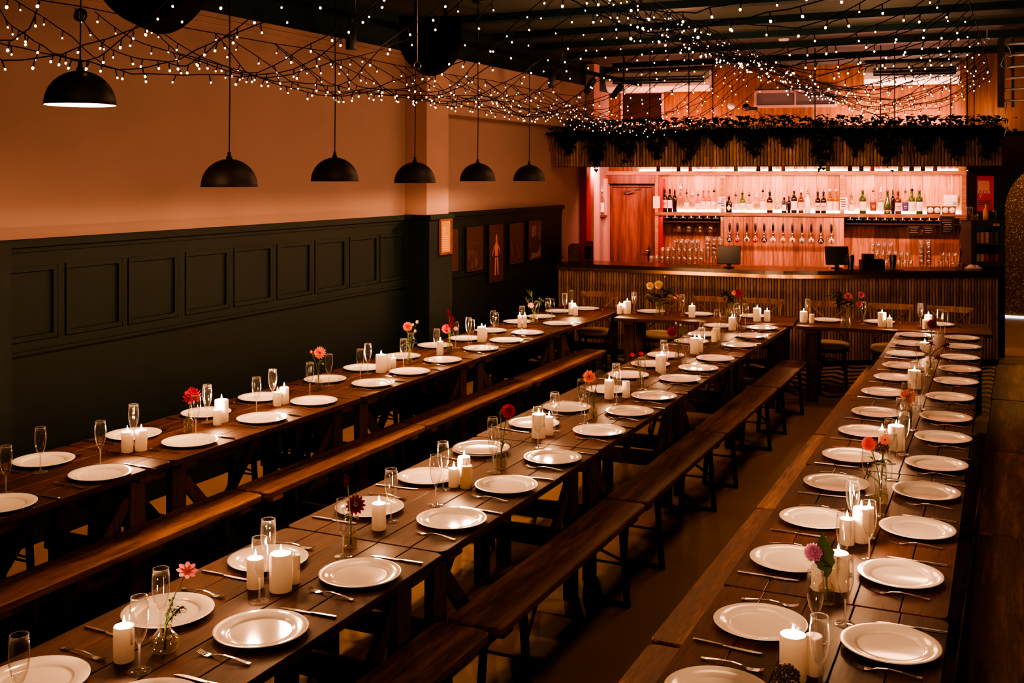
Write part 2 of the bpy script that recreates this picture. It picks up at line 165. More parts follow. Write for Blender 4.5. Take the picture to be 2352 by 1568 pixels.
def wood(name, c1, c2, c3=None, axis=1, rough=.45, scale=9.0, wear=0.0, wearcol=(.3,.14,.05), spec=.4, bump=.25, islands=True):
    m, nt, bs = newmat(name); N = nt.nodes.new; L = nt.links.new
    tc = N('ShaderNodeTexCoord'); mp = N('ShaderNodeMapping'); sc = [scale]*3; sc[axis] = scale*.09; mp.inputs['Scale'].default_value = sc
    L(tc.outputs['Object'], mp.inputs['Vector']); geo = N('ShaderNodeNewGeometry'); oi = N('ShaderNodeObjectInfo')
    ad = N('ShaderNodeMath'); ad.operation = 'ADD'
    if islands: L(geo.outputs['Random Per Island'], ad.inputs[0])
    L(oi.outputs['Random'], ad.inputs[1])
    ml = N('ShaderNodeMath'); ml.operation = 'MULTIPLY'; ml.inputs[1].default_value = 37.0; L(ad.outputs[0], ml.inputs[0])
    va = N('ShaderNodeVectorMath'); va.operation = 'ADD'; L(mp.outputs['Vector'], va.inputs[0])
    cb = N('ShaderNodeCombineXYZ'); [L(ml.outputs[0], cb.inputs[i]) for i in range(3)]; L(cb.outputs[0], va.inputs[1])
    n1 = N('ShaderNodeTexNoise'); n1.inputs['Scale'].default_value = 1.6; n1.inputs['Detail'].default_value = 6; n1.inputs['Roughness'].default_value = .65; n1.inputs['Distortion'].default_value = .8; L(va.outputs[0], n1.inputs['Vector'])
    n2 = N('ShaderNodeTexNoise'); n2.inputs['Scale'].default_value = 9; n2.inputs['Detail'].default_value = 3; L(va.outputs[0], n2.inputs['Vector'])
    cr = N('ShaderNodeValToRGB'); cr.color_ramp.elements[0].position = .3; cr.color_ramp.elements[0].color = (*c1, 1); cr.color_ramp.elements[1].position = .72; cr.color_ramp.elements[1].color = (*c2, 1)
    L(n1.outputs['Fac'], cr.inputs['Fac'])
    mx = N('ShaderNodeMix'); mx.data_type = 'RGBA'; mx.blend_type = 'MULTIPLY'; mx.inputs['Factor'].default_value = .55
    L(cr.outputs['Color'], mx.inputs['A']); g = N('ShaderNodeValToRGB'); g.color_ramp.elements[0].position = .35; g.color_ramp.elements[0].color = (.25,.25,.25,1); g.color_ramp.elements[1].position = .6; L(n2.outputs['Fac'], g.inputs['Fac']); L(g.outputs['Color'], mx.inputs['B'])
    last = mx.outputs['Result']
    hv = N('ShaderNodeHueSaturation'); fr = N('ShaderNodeMath'); fr.operation = 'FRACT'; L(ml.outputs[0], fr.inputs[0])
    mr = N('ShaderNodeMapRange'); mr.inputs['To Min'].default_value = .68; mr.inputs['To Max'].default_value = 1.3; L(fr.outputs[0], mr.inputs['Value']); L(mr.outputs[0], hv.inputs['Value']); L(last, hv.inputs['Color']); last = hv.outputs['Color']
    if wear:
        n3 = N('ShaderNodeTexNoise'); n3.inputs['Scale'].default_value = .55; n3.inputs['Detail'].default_value = 8; n3.inputs['Roughness'].default_value = .75; L(va.outputs[0], n3.inputs['Vector'])
        w = N('ShaderNodeValToRGB'); w.color_ramp.elements[0].position = .5; w.color_ramp.elements[1].position = .72; w.color_ramp.elements[1].color = (wear, wear, wear, 1); L(n3.outputs['Fac'], w.inputs['Fac'])
        m2 = N('ShaderNodeMix'); m2.data_type = 'RGBA'; L(w.outputs['Color'], m2.inputs['Factor']); L(last, m2.inputs['A']); m2.inputs['B'].default_value = (*wearcol, 1); last = m2.outputs['Result']
    L(last, bs.inputs['Base Color']); bs.inputs['Specular IOR Level'].default_value = spec
    rr = N('ShaderNodeMapRange'); rr.inputs['To Min'].default_value = rough-.1; rr.inputs['To Max'].default_value = rough+.2; L(n1.outputs['Fac'], rr.inputs['Value']); L(rr.outputs[0], bs.inputs['Roughness'])
    bp = N('ShaderNodeBump'); bp.inputs['Strength'].default_value = bump; bp.inputs['Distance'].default_value = .003; L(n2.outputs['Fac'], bp.inputs['Height']); L(bp.outputs['Normal'], bs.inputs['Normal'])
    return m
def glass(name, col=(1,1,1), base=.035, edge=.95, rough=.02, tint=.95, diff=.16):
    """thin clear glass: light passes, edges and highlights reflect"""
    m, nt, bs = newmat(name); N = nt.nodes.new; L = nt.links.new; nt.nodes.remove(bs)
    out = nt.nodes['Material Output']; tr = N('ShaderNodeBsdfTransparent'); tr.inputs['Color'].default_value = (*[c*tint for c in col], 1)
    gl = N('ShaderNodeBsdfGlossy'); gl.inputs['Roughness'].default_value = rough; gl.inputs['Color'].default_value = (1,1,1,1)
    lw = N('ShaderNodeLayerWeight'); lw.inputs['Blend'].default_value = .35; mr = N('ShaderNodeMapRange'); mr.inputs['To Min'].default_value = base; mr.inputs['To Max'].default_value = edge
    pw = N('ShaderNodeMath'); pw.operation = 'POWER'; pw.inputs[1].default_value = 2.4; L(lw.outputs['Facing'], pw.inputs[0]); L(pw.outputs[0], mr.inputs['Value'])
    mx = N('ShaderNodeMixShader'); df = N('ShaderNodeBsdfTranslucent'); df.inputs['Color'].default_value = (*[min(1, c*1.0) for c in col], 1); dd = N('ShaderNodeBsdfDiffuse'); dd.inputs['Color'].default_value = (*col, 1); ds = N('ShaderNodeMixShader'); ds.inputs['Fac'].default_value = .5; L(df.outputs[0], ds.inputs[1]); L(dd.outputs[0], ds.inputs[2]); ge = N('ShaderNodeMixShader'); ge.inputs['Fac'].default_value = diff; L(gl.outputs[0], ge.inputs[1]); L(ds.outputs[0], ge.inputs[2])
    L(mr.outputs[0], mx.inputs['Fac']); L(tr.outputs[0], mx.inputs[1]); L(ge.outputs[0], mx.inputs[2]); L(mx.outputs[0], out.inputs['Surface'])
    return m
def emis(name, col, s, sample=True):
    m, nt, bs = newmat(name); nt.nodes.remove(bs); e = nt.nodes.new('ShaderNodeEmission'); e.inputs['Color'].default_value = (*col, 1); e.inputs['Strength'].default_value = s
    nt.links.new(e.outputs[0], nt.nodes['Material Output'].inputs['Surface'])
    if not sample: m.cycles.emission_sampling = 'NONE'
    return m

M = {}
M['table'] = wood('table_wood', (.036,.0125,.006), (.092,.033,.0140), axis=1, rough=.5, scale=9, wear=.35, wearcol=(.16,.060,.026), spec=.2)
M['leg'] = wood('leg_wood', (.06,.026,.012), (.14,.062,.026), axis=2, rough=.6, scale=8, spec=.25)
M['bench'] = wood('bench_wood', (.072,.029,.014), (.185,.080,.038), axis=1, rough=.46, scale=10, wear=.8, wearcol=(.54,.28,.135), spec=.35)
M['slat'] = wood('slat_wood', (.19,.115,.070), (.42,.275,.175), axis=2, rough=.5, scale=14, spec=.3)
M['pine'] = wood('pine_wood', (.50,.235,.135), (.66,.33,.205), axis=2, rough=.5, scale=4, spec=.3, bump=.08)
M['ply'] = wood('ply_wood', (.26,.12,.055), (.42,.21,.10), axis=2, rough=.55, scale=3, spec=.3)
M['shelf'] = wood('shelf_wood', (.36,.19,.10), (.55,.31,.17), axis=0, rough=.5, scale=7, spec=.3)
M['doorwood'] = wood('door_wood', (.10,.036,.020), (.32,.13,.072), axis=2, rough=.35, scale=3.2, spec=.4)
M['chairwood'] = wood('chair_wood', (.115,.052,.022), (.25,.12,.050), axis=2, rough=.42, scale=14)
M['steel'] = pm('black_steel', (.011,.011,.012), .5, .2)
M['plate'] = pm('white_china', (.80,.77,.72), .12, spec=.5, coat=.15)
M['cutlery'] = pm('cutlery_steel', (.62,.60,.58), .22, 1.0)
M['glass'] = glass('clear_glass', base=.03, edge=1.0, diff=.14)
M['vaseglass'] = glass('vase_glass', base=.10, edge=1.0, tint=.86, col=(1,.97,.9), diff=.25)
M['rim'] = glass('glass_rim', base=.42, edge=1.0, diff=.35)
M['stemglass'] = glass('stem_glass', base=.25, edge=1.0, diff=.30)
M['water'] = glass('water', base=.05, edge=.4, tint=.9, col=(.95,.93,.8))
def waxmat(name, col, tr=.5):
    m, nt, bs = newmat(name); N = nt.nodes.new; L = nt.links.new; bs.inputs['Base Color'].default_value = (*col, 1); bs.inputs['Roughness'].default_value = .5; bs.inputs['Specular IOR Level'].default_value = .25
    t = N('ShaderNodeBsdfTranslucent'); t.inputs['Color'].default_value = (col[0], col[1]*.97, col[2]*.93, 1); mx = N('ShaderNodeMixShader'); mx.inputs['Fac'].default_value = tr
    L(bs.outputs[0], mx.inputs[1]); L(t.outputs[0], mx.inputs[2]); L(mx.outputs[0], nt.nodes['Material Output'].inputs['Surface']); return m
M['wax'] = waxmat('candle_wax', (.95,.91,.86), .58)
M['waxold'] = waxmat('cream_wax', (.84,.72,.52), .3)
M['wick'] = pm('wick', (.02,.015,.01), .9)
M['flame'] = emis('flame', (1,.62,.26), 55, sample=False)
M['bulb'] = emis('fairy_bulb', (1,.56,.27), 8, sample=False)
M['cable'] = pm('black_cable', (.008,.007,.006), .7, spec=.2)
M['shade'] = pm('pendant_black', (.014,.013,.012), .55, spec=.35, bump=.05, bscale=300)
M['liner'] = pm('pendant_white', (.82,.78,.70), .5)
M['lampbulb'] = emis('lamp_bulb', (1,.70,.38), 60, sample=False)
M['cushion'] = pm('cushion_leather', (.78,.66,.46), .5, var=.12, bscale=14)
M['black'] = pm('black_plastic', (.010,.010,.011), .4)
M['matte'] = pm('matte_black', (.006,.006,.006), .95, spec=.08)
M['blackscr'] = pm('black_screen', (.006,.006,.007), .25)
M['white'] = pm('white_plastic', (.78,.75,.70), .45)
M['paper'] = pm('card_paper', (.80,.72,.66), .7)
M['ink'] = pm('ink', (.05,.03,.04), .8)
M['brass'] = pm('brass', (.62,.34,.14), .25, 1.0)
M['chrome'] = pm('chrome', (.72,.68,.64), .14, 1.0)
M['grey'] = pm('grey_metal', (.42,.42,.43), .4, .6)
M['redpaint'] = pm('red_paint', (.30,.012,.012), .45)
M['led'] = emis('led_strip', (1,.62,.40), 34)
M['ledwhite'] = emis('led_white', (.80,.86,1), 2)
M['stem'] = pm('flower_stem', (.075,.12,.035), .6)
M['leafg'] = pm('leaf_green', (.06,.105,.03), .55, var=.3, bscale=40)
M['leafd'] = pm('leaf_dark', (.020,.034,.014), .6, var=.3, bscale=30)
M['ivy'] = pm('ivy_leaf', (.016,.024,.010), .5, var=.4, bscale=12)
PET = {'redpink':(.62,.035,.075),'coral':(.82,.25,.20),'pink':(.80,.30,.27),'cream':(.80,.66,.36),'coralred':(.78,.055,.06),'wine':(.17,.008,.018),'pinkhot':(.88,.34,.40),'red':(.56,.022,.035),
       'salmon':(.82,.28,.22),'mauve':(.58,.20,.32),'olive':(.26,.17,.065),'crimson':(.42,.008,.035),'plum':(.32,.07,.19),'pinkcoral':(.82,.22,.25),'lilac':(.66,.36,.62),'green':(.10,.14,.04),'dark':(.03,.04,.02)}
for k, c_ in PET.items():
    M['pet_'+k] = pm('petal_'+k, c_, .6, var=.22, bscale=55, spec=.25); nt_ = M['pet_'+k].node_tree; tl = nt_.nodes.new('ShaderNodeBsdfTranslucent'); tl.inputs['Color'].default_value = (*[min(1, q*1.15) for q in c_], 1); mx_ = nt_.nodes.new('ShaderNodeMixShader'); mx_.inputs['Fac'].default_value = .42
    nt_.links.new(nt_.nodes['Principled BSDF'].outputs[0], mx_.inputs[1]); nt_.links.new(tl.outputs[0], mx_.inputs[2]); nt_.links.new(mx_.outputs[0], nt_.nodes['Material Output'].inputs['Surface'])

def wallmat(name, c, var=.06, sc=3.0, rough=.85):
    return pm(name, c, rough, var=var, bscale=sc, bump=0, spec=.2)
M['plaster'] = wallmat('orange_plaster', (.345,.242,.225))
M['plasterpale'] = wallmat('pale_plaster', (.42,.28,.25))
M['teal'] = wallmat('dark_teal_paint', (.010,.032,.040), rough=.6)
M['green'] = wallmat('dark_green_panelling', (.0045,.0115,.0115), .15, 2.0, .6)
M['darkwall'] = wallmat('dark_brown_wall', (.035,.018,.010), .3, 2.0, .8)
M['ceil'] = wallmat('ceiling_paint', (.055,.066,.058), .25, 1.0, .8)
M['pinkwall'] = wallmat('pink_wall', (.60,.38,.33))
M['poster'] = pm('poster_dark', (.032,.010,.006), .5, var=.3, bscale=5)

def floor_mat():
    m, nt, bs = newmat('floor_vinyl'); N = nt.nodes.new; L = nt.links.new
    geo = N('ShaderNodeNewGeometry'); sp = N('ShaderNodeSeparateXYZ'); L(geo.outputs['Position'], sp.inputs[0])
    no = N('ShaderNodeTexNoise'); no.inputs['Scale'].default_value = 2.0; no.inputs['Detail'].default_value = 6; L(geo.outputs['Position'], no.inputs['Vector'])
    cr = N('ShaderNodeValToRGB'); cr.color_ramp.elements[0].color = (.21,.125,.052,1); cr.color_ramp.elements[1].color = (.36,.22,.095,1); L(no.outputs['Fac'], cr.inputs['Fac'])
    # chevron band of floor near the bar
    w = N('ShaderNodeMath'); w.operation = 'PINGPONG'; w.inputs[1].default_value = .16; L(sp.outputs['X'], w.inputs[0])
    a = N('ShaderNodeMath'); a.operation = 'ADD'; L(sp.outputs['Y'], a.inputs[0]); L(w.outputs[0], a.inputs[1])
    p = N('ShaderNodeMath'); p.operation = 'MODULO'; p.inputs[1].default_value = .26; L(a.outputs[0], p.inputs[0])
    g = N('ShaderNodeMath'); g.operation = 'GREATER_THAN'; g.inputs[1].default_value = .13; L(p.outputs[0], g.inputs[0])
    mx = N('ShaderNodeMix'); mx.data_type = 'RGBA'; mx.inputs['A'].default_value = (.035,.02,.012,1); mx.inputs['B'].default_value = (.46,.29,.10,1); L(g.outputs[0], mx.inputs['Factor'])
    z = N('ShaderNodeMath'); z.operation = 'GREATER_THAN'; z.inputs[1].default_value = 11.25; L(sp.outputs['Y'], z.inputs[0])
    z2 = N('ShaderNodeMath'); z2.operation = 'LESS_THAN'; z2.inputs[1].default_value = 14.3; L(sp.outputs['Y'], z2.inputs[0]); zz = N('ShaderNodeMath'); zz.operation = 'MULTIPLY'; L(z.outputs[0], zz.inputs[0]); L(z2.outputs[0], zz.inputs[1])
    m2 = N('ShaderNodeMix'); m2.data_type = 'RGBA'; L(zz.outputs[0], m2.inputs['Factor']); L(cr.outputs['Color'], m2.inputs['A']); L(mx.outputs['Result'], m2.inputs['B'])
    L(m2.outputs['Result'], bs.inputs['Base Color']); bs.inputs['Roughness'].default_value = .5; bs.inputs['Specular IOR Level'].default_value = .3
    return m
M['floor'] = floor_mat()
def glitter_mat():
    m, nt, bs = newmat('gold_glitter'); N = nt.nodes.new; L = nt.links.new
    tc = N('ShaderNodeTexCoord'); vo = N('ShaderNodeTexVoronoi'); vo.inputs['Scale'].default_value = 95; L(tc.outputs['Object'], vo.inputs['Vector'])
    sp = N('ShaderNodeSeparateColor'); L(vo.outputs['Color'], sp.inputs[0])
    cr = N('ShaderNodeValToRGB'); e = cr.color_ramp.elements; e[0].position = .0; e[0].color = (.12,.055,.010,1); e[1].position = .93; e[1].color = (.30,.15,.025,1); x = e.new(.955); x.color = (1,.85,.4,1); L(sp.outputs[0], cr.inputs['Fac'])
    L(cr.outputs['Color'], bs.inputs['Base Color']); bs.inputs['Roughness'].default_value = .45; bs.inputs['Metallic'].default_value = .3
    bp = N('ShaderNodeBump'); bp.inputs['Strength'].default_value = .6; bp.inputs['Distance'].default_value = .02; L(sp.outputs[1], bp.inputs['Height']); L(bp.outputs['Normal'], bs.inputs['Normal'])
    return m
M['glitter'] = glitter_mat()

# ------------------------------------------------------------------ room shell
XW = -5.49; ZC = 3.82
mb = MB(); mb.box((-2, 8.5, -.05), (9, 24, .1)); struct('floor', mb, [M['floor']])
mb = MB(); mb.box((-2, 8.5, ZC+.05), (9, 24, .1)); struct('ceiling', mb, [M['ceil']])
# left wall: orange plaster above the panelling, teal strip below the ceiling, pilaster and dropped soffit
mb = MB()
mb.box((XW-.06, 6.3, 1.73), (.12, 17.6, 3.46), 0)
mb.box((XW-.06, 6.3, 3.64), (.12, 17.6, .36), 1)
struct('wall_left', mb, [M['plaster'], M['teal']])
mb = MB(); mb.box((XW+.02, 4.5, 3.44), (.05, 14, .035)); mb.box((XW+.012, 4.5, 3.40), (.03, 14, .04)); struct('trim_1', mb, [M['plaster']], 'orange cornice ledge at the top of the plaster wall')
mb = MB(); mb.box((XW+.1225, 9.478, (1.85+3.44)/2), (.245, .444, 3.44-1.85)); struct('wall_pilaster', mb, [M['plasterpale']], 'pale pilaster between the two dark panelled walls')
mb = MB(); mb.box((XW+.1215, 11.6, (2.865+3.44)/2), (.243, 3.8, 3.44-2.865)); struct('wall_soffit', mb, [M['plaster']], 'dropped plaster soffit above the poster panelling')
mb = MB(); mb.box((XW+.06, 14.28, 1.9), (.12, .22, 3.8)); struct('wall_corner', mb, [M['pinkwall']], 'pink plaster pier on the wall at the end of the bar')
mb = MB(); mb.box((XW+.05, 14.02, 1.2), (.10, .16, 2.4)); struct('trim_red', mb, [M['redpaint']], 'dark red painted post at the left end of the bar')
# dado panelling
def panelled(y0, y1, edges, xb, name, label):
    mb = MB(); t = .03
    mb.box((xb+t/2, (y0+y1)/2, .93), (t, y1-y0, 1.83))
    mb.box((xb+t+.018, (y0+y1)/2, 1.835), (.066, y1-y0, .045)); mb.box((xb+t+.008, (y0+y1)/2, 1.795), (.03, y1-y0, .03))
    x = xb+t
    for a, b in edges:                                    # raised stiles and moulding frames
        for (ya, yb, za, zb) in ((a, b, 1.66, 1.69), (a, b, 1.24, 1.27), (a, a+.03, 1.27, 1.66), (b-.03, b, 1.27, 1.66)):
            mb.box((x+.007, (ya+yb)/2, (za+zb)/2), (.016, yb-ya, zb-za))
        mb.box((x+.004, (a+b)/2, 1.675), (.012, b-a+.03, .012)); mb.box((x+.004, b+.012, 1.465), (.012, .012, .40))
    ends = [y0]+[q for e in edges for q in e]+[y1]
    for k in range(0, len(ends), 2):
        mb.box((x+.005, (ends[k]+ends[k+1])/2, 1.47), (.011, max(.02, ends[k+1]-ends[k]-.02), .58))
    mb.box((x+.005, (y0+y1)/2, 1.735), (.0115, y1-y0, .09)); mb.box((x+.005, (y0+y1)/2, 1.205), (.0115, y1-y0, .06)); mb.box((x+.011, (y0+y1)/2, 1.17), (.024, y1-y0, .02))
    mb.box((x+.012, (y0+y1)/2, .115), (.026, y1-y0, .23)); mb.box((x+.018, (y0+y1)/2, .24), (.014, y1-y0, .02)); mb.box((x+.014, (y0+y1)/2, .30), (.008, y1-y0, .012))
    return struct(name, mb, [M['green']], label)
pe = [4.95, 5.49, 6.02, 6.576, 7.108, 7.638, 8.16, 8.69, 9.20]
panelled(1.5, 9.25, [(p-.47, p) for p in pe], XW, 'wall_panelling', 'dark green panelled dado below the orange wall')
panelled(9.71, 13.2, [(10.40, 10.90), (10.95, 11.42), (11.49, 11.99), (12.04, 12.52)], XW, 'wall_panelling_far', 'dark panelled dado holding the posters beside the bar')
mb = MB(); mb.box((XW+.14, 9.478, .93), (.28, .47, 1.86)); mb.box((XW+.15, 9.478, 1.835), (.31, .50, .045)); struct('trim_pilaster', mb, [M['green']], 'green boxed base of the pilaster')
mb = MB(); mb.box((XW+.125, 4.0, .93), (.25, .87, 1.86)); struct('trim_near', mb, [M['green']], 'green boxed pier at the near end of the panelling')
# back wall behind the bar (askew)
def bbo(sx, dd, z): # back-bar local -> world
    return (BAR_O[0]+math.cos(BAR_ANG)*sx+math.sin(BAR_ANG)*dd, BAR_O[1]+math.sin(BAR_ANG)*sx-math.cos(BAR_ANG)*dd, z)
mb = MB(); mb.box((2.16, .42, 1.95), (5.72, .1, 3.9)); struct('wall_back', mb, [M['ply']], 'orange plywood wall behind the bar', (*BAR_O, 0), BAR_ANG)
# right-hand wall with the arched opening
def arch_wall():
    Y = 14.78; cx = .40; R = .58; zc = 1.83; mb = MB(); x0, x1 = -.62, 2.4; n = 24; d = .16
    pts = [(cx-R, 0)]+[(cx-R*math.cos(PI*i/n), zc+R*math.sin(PI*i/n)) for i in range(n+1)]+[(cx+R, 0)]
    o = [(x0, 0)]+[(x0+(x1-x0)*i/n if True else 0, ZC) for i in range(n+1)]+[(x1, 0)]
    vs = [(p[0], Y, p[1]) for p in pts]+[(p[0], Y, p[1]) for p in o]; k = len(pts)
    mb.add(vs, [(i, i+1, k+i+1, k+i) for i in range(k-1)], 0)
    mb.add([(p[0], Y, p[1]) for p in pts]+[(p[0], Y+d, p[1]) for p in pts], [(i, i+1, k+i+1, k+i) for i in range(k-1)], 1)
    return struct('wall_right', mb, [M['darkwall'], M['black']], 'dark wall with an arched opening right of the bar')
arch_wall()
def arch_frame():
    Y = 14.76; cx = .40; zc = 1.83; n = 28; mb = MB(); ri, ro, d = .578, .655, .06
    def ring(r): return [(cx-r, 0)]+[(cx-r*math.cos(PI*i/n), zc+r*math.sin(PI*i/n)) for i in range(n+1)]+[(cx+r, 0)]
    a, b = ring(ri), ring(ro); k = len(a)
    vs = [(p[0], Y, p[1]) for p in a]+[(p[0], Y, p[1]) for p in b]+[(p[0], Y-d, p[1]) for p in a]+[(p[0], Y-d, p[1]) for p in b]
    fs = []
    for i in range(k-1):
        fs += [(2*k+i, 2*k+i+1, 3*k+i+1, 3*k+i), (i, i+1, 2*k+i+1, 2*k+i), (k+i, 3*k+i, 3*k+i+1, k+i+1)]
    mb.add(vs, fs); return struct('trim_arch', mb, [M['teal']], 'dark teal frame around the arched opening')
arch_frame()
mb = MB(); mb.box((.6, 18.95, 1.9), (4.0, .08, 3.8)); struct('wall_glitter', mb, [M['glitter']], 'gold glitter wall seen through the arch')
mb = MB(); mb.box((.6, 18.895, .02), (3.9, .02, .035)); struct('trim_light', mb, [M['ledwhite']], 'thin white strip along the foot of the glitter wall')
mb = MB(); mb.box((-.68, 17.6, 1.9), (.08, 2.8, 3.8)); struct('wall_passage', mb, [M['darkwall']], 'side of the passage behind the arch')
mb = MB(); mb.box((1.9, 8.5, 1.9), (.1, 24, 3.8)); struct('wall_east', mb, [M['darkwall']], 'dark side wall')
# upper part of the right wall is plywood
mb = MB(); mb.box((.9, 14.70, 3.30), (3.0, .06, 1.02)); struct('trim_upper', mb, [M['ply']], 'brown plywood above the arch')
for i, y in enumerate((9.6, 10.9, 12.0, 13.1, 14.55)):
    mb = MB(); mb.box((-1.6, y, ZC-.035), (7.4 if i < 4 else 7.2, .16 if i < 4 else .2, .07)); struct('trim_beam_%s' % 'abcde'[i], mb, [M['teal']])

# ------------------------------------------------------------------ furniture
def chamf(w, l, r):
    a, b = w/2, l/2; return [(-a+r,-b),(a-r,-b),(a-r*.3,-b+r*.3),(a,-b+r),(a,b-r),(a-r*.3,b-r*.3),(a-r,b),(-a+r,b),(-a+r*.3,b-r*.3),(-a,b-r),(-a,-b+r),(-a+r*.3,-b+r*.3)]
def table_proto(L, braces=True):
    W = .765; n = 5; pw = W/n; mb = MB()
    for i in range(n):
        x = -W/2+pw*(i+.5); a = pw/2-.0012; b = L/2-.004; r = .03
        if i == 0: poly = [(x-a+r,-b),(x+a,-b),(x+a,b),(x-a+r,b),(x-a+.009,b-.009),(x-a,b-r),(x-a,-b+r),(x-a+.009,-b+.009)]
        elif i == n-1: poly = [(x-a,-b),(x+a-r,-b),(x+a-.009,-b+.009),(x+a,-b+r),(x+a,b-r),(x+a-.009,b-.009),(x+a-r,b),(x-a,b)]
        else: poly = [(x-a,-b),(x+a,-b),(x+a,b),(x-a,b)]
        mb.prism(poly, TT-.034, TT, .0025)
    parts = [('tabletop', mb.mesh('tabletop', [M['table']]))]
    yp = L/2-.15
    for sy in (-1, 1):
        for sx in (-1, 1):
            m = MB(); m.rbox((sx*(W/2-.118), sy*yp, .345), (.045, .105, .69), .004); parts.append(('leg', m.mesh('leg', [M['leg']])))
        m = MB(); m.rbox((0, sy*(yp-.07), .33), (W-.20, .03, .10), .003); parts.append(('cross_rail', m.mesh('cross_rail', [M['leg']])))
        m = MB(); m.rbox((0, sy*yp, TT-.052), (W-.05, .12, .035), .004); parts.append(('cleat', m.mesh('cleat', [M['leg']])))
        for sx in ((-1, 1) if braces else ()):
            m = MB(); m.bar((sx*(W/2-.118), sy*(yp-.05), .60), (sx*(W/2-.118), sy*(yp-.46), .16), .028, .065); parts.append(('brace', m.mesh('brace', [M['leg']])))
    m = MB(); m.rbox((0, 0, .10), (.08, L-.5, .03), .004); parts.append(('foot_rail', m.mesh('foot_rail', [M['leg']])))
    return parts
def bench_proto(L, W=.245):
    mb = MB(); mb.prism(chamf(W, L-.012, .03), .42, .46, .006); parts = [('seat', mb.mesh('bench_seat', [M['bench']]))]
    for sy in (-1, 1):
        y = sy*(L/2-.30)
        m = MB(); m.rbox((0, sy*(L/2-.13), .402), (.20, .09, .034), .004); parts.append(('cleat', m.mesh('cleat', [M['bench']])))
        m = MB()
        m.bar((-.085, y, .42), (-.115, y, .012), .028, .028); m.bar((.085, y, .42), (.115, y, .012), .028, .028)
        m.bar((-.13, y, .012), (.13, y, .012), .028, .022); m.bar((-.10, y, .22), (.10, y, .22), .010, .010); m.bar((-.10, y, .41), (.10, y, .41), .03, .016)
        parts.append(('leg_frame', m.mesh('leg_frame', [M['steel']])))
        m = MB(); m.bar((-.085, y, .24), (-.03, y-sy*.32, .415), .012, .012); m.bar((.085, y, .24), (.03, y-sy*.32, .415), .012, .012); m.bar((-.04, y-sy*.32, .41), (.04, y-sy*.32, .41), .02, .014)
        parts.append(('strut', m.mesh('strut', [M['steel']])))
    return parts
TABS = {'left': ([2.56,4.38,6.18,7.97,9.78,11.62], -4.375, -4.37), 'middle': ([1.98,3.757,5.525,7.29,9.05,10.79], -2.428, -2.455), 'right': ([2.09,3.90,5.71,7.47,9.26,10.93], -.588, -.68)}
for row, (ys, xa, xb) in TABS.items():
    n = len(ys)-1
    for i in range(n):
        yc = (ys[i]+ys[i+1])/2; L = ys[i+1]-ys[i]
        x = xa+(xb-xa)*i/(n-1)
        place(table_proto(L), 'trestle_table', 'dark stained plank trestle table, %s from the near end of the %s' % (ORD[i], ROW[row]), 'table', (x, yc, 0), (0 if row != 'right' else .012)+random.uniform(-.004, .004), 'long trestle tables')
A5 = .094
place(table_proto(1.83, False), 'trestle_table', 'dark plank table parallel to the bar, left one of the two there', 'table', (-2.985, 11.205, 0), A5-PI/2, 'trestle tables along the bar')
place(table_proto(1.80, False), 'trestle_table', 'dark plank table parallel to the bar, right one of the two there', 'table', (-1.16, 11.385, 0), A5-PI/2, 'trestle tables along the bar')
BEN = [('aisle side of the wall row', -3.96, [1.24,3.08,4.946,6.79,8.67,10.51]), ('wall side of the wall row', -4.80, [2.6,4.40,6.24,8.08,9.92,11.6]),
       ('near aisle side of the middle row', -1.99, [2.0,3.84,5.68,7.46,9.24,10.70]), ('far aisle side of the middle row', -3.02, [2.6,4.40,6.24,8.08,9.9]),
       ('left edge of the right-hand row', -1.165, [2.15,4.0,5.85,7.69,9.17,10.64]), ('right edge of the right-hand row', -.035, [2.27,4.08,5.91,7.72,9.5,11.3])]
for nm, x, ys in BEN:
    for i in range(len(ys)-1):
        dx = .0
        if nm.startswith('near aisle'): dx = -.015 if i == 0 else .02
        if nm.startswith('left edge'): dx = -.02*i/4
        place(bench_proto(ys[i+1]-ys[i]-.012, .245 if not nm.startswith('right edge') else .36), 'bench', 'brown plank bench, %s from near end, %s' % (ORD[i], nm), 'bench', (x+dx, (ys[i]+ys[i+1])/2, 0), random.uniform(-.006, .006), 'benches beside the long tables')

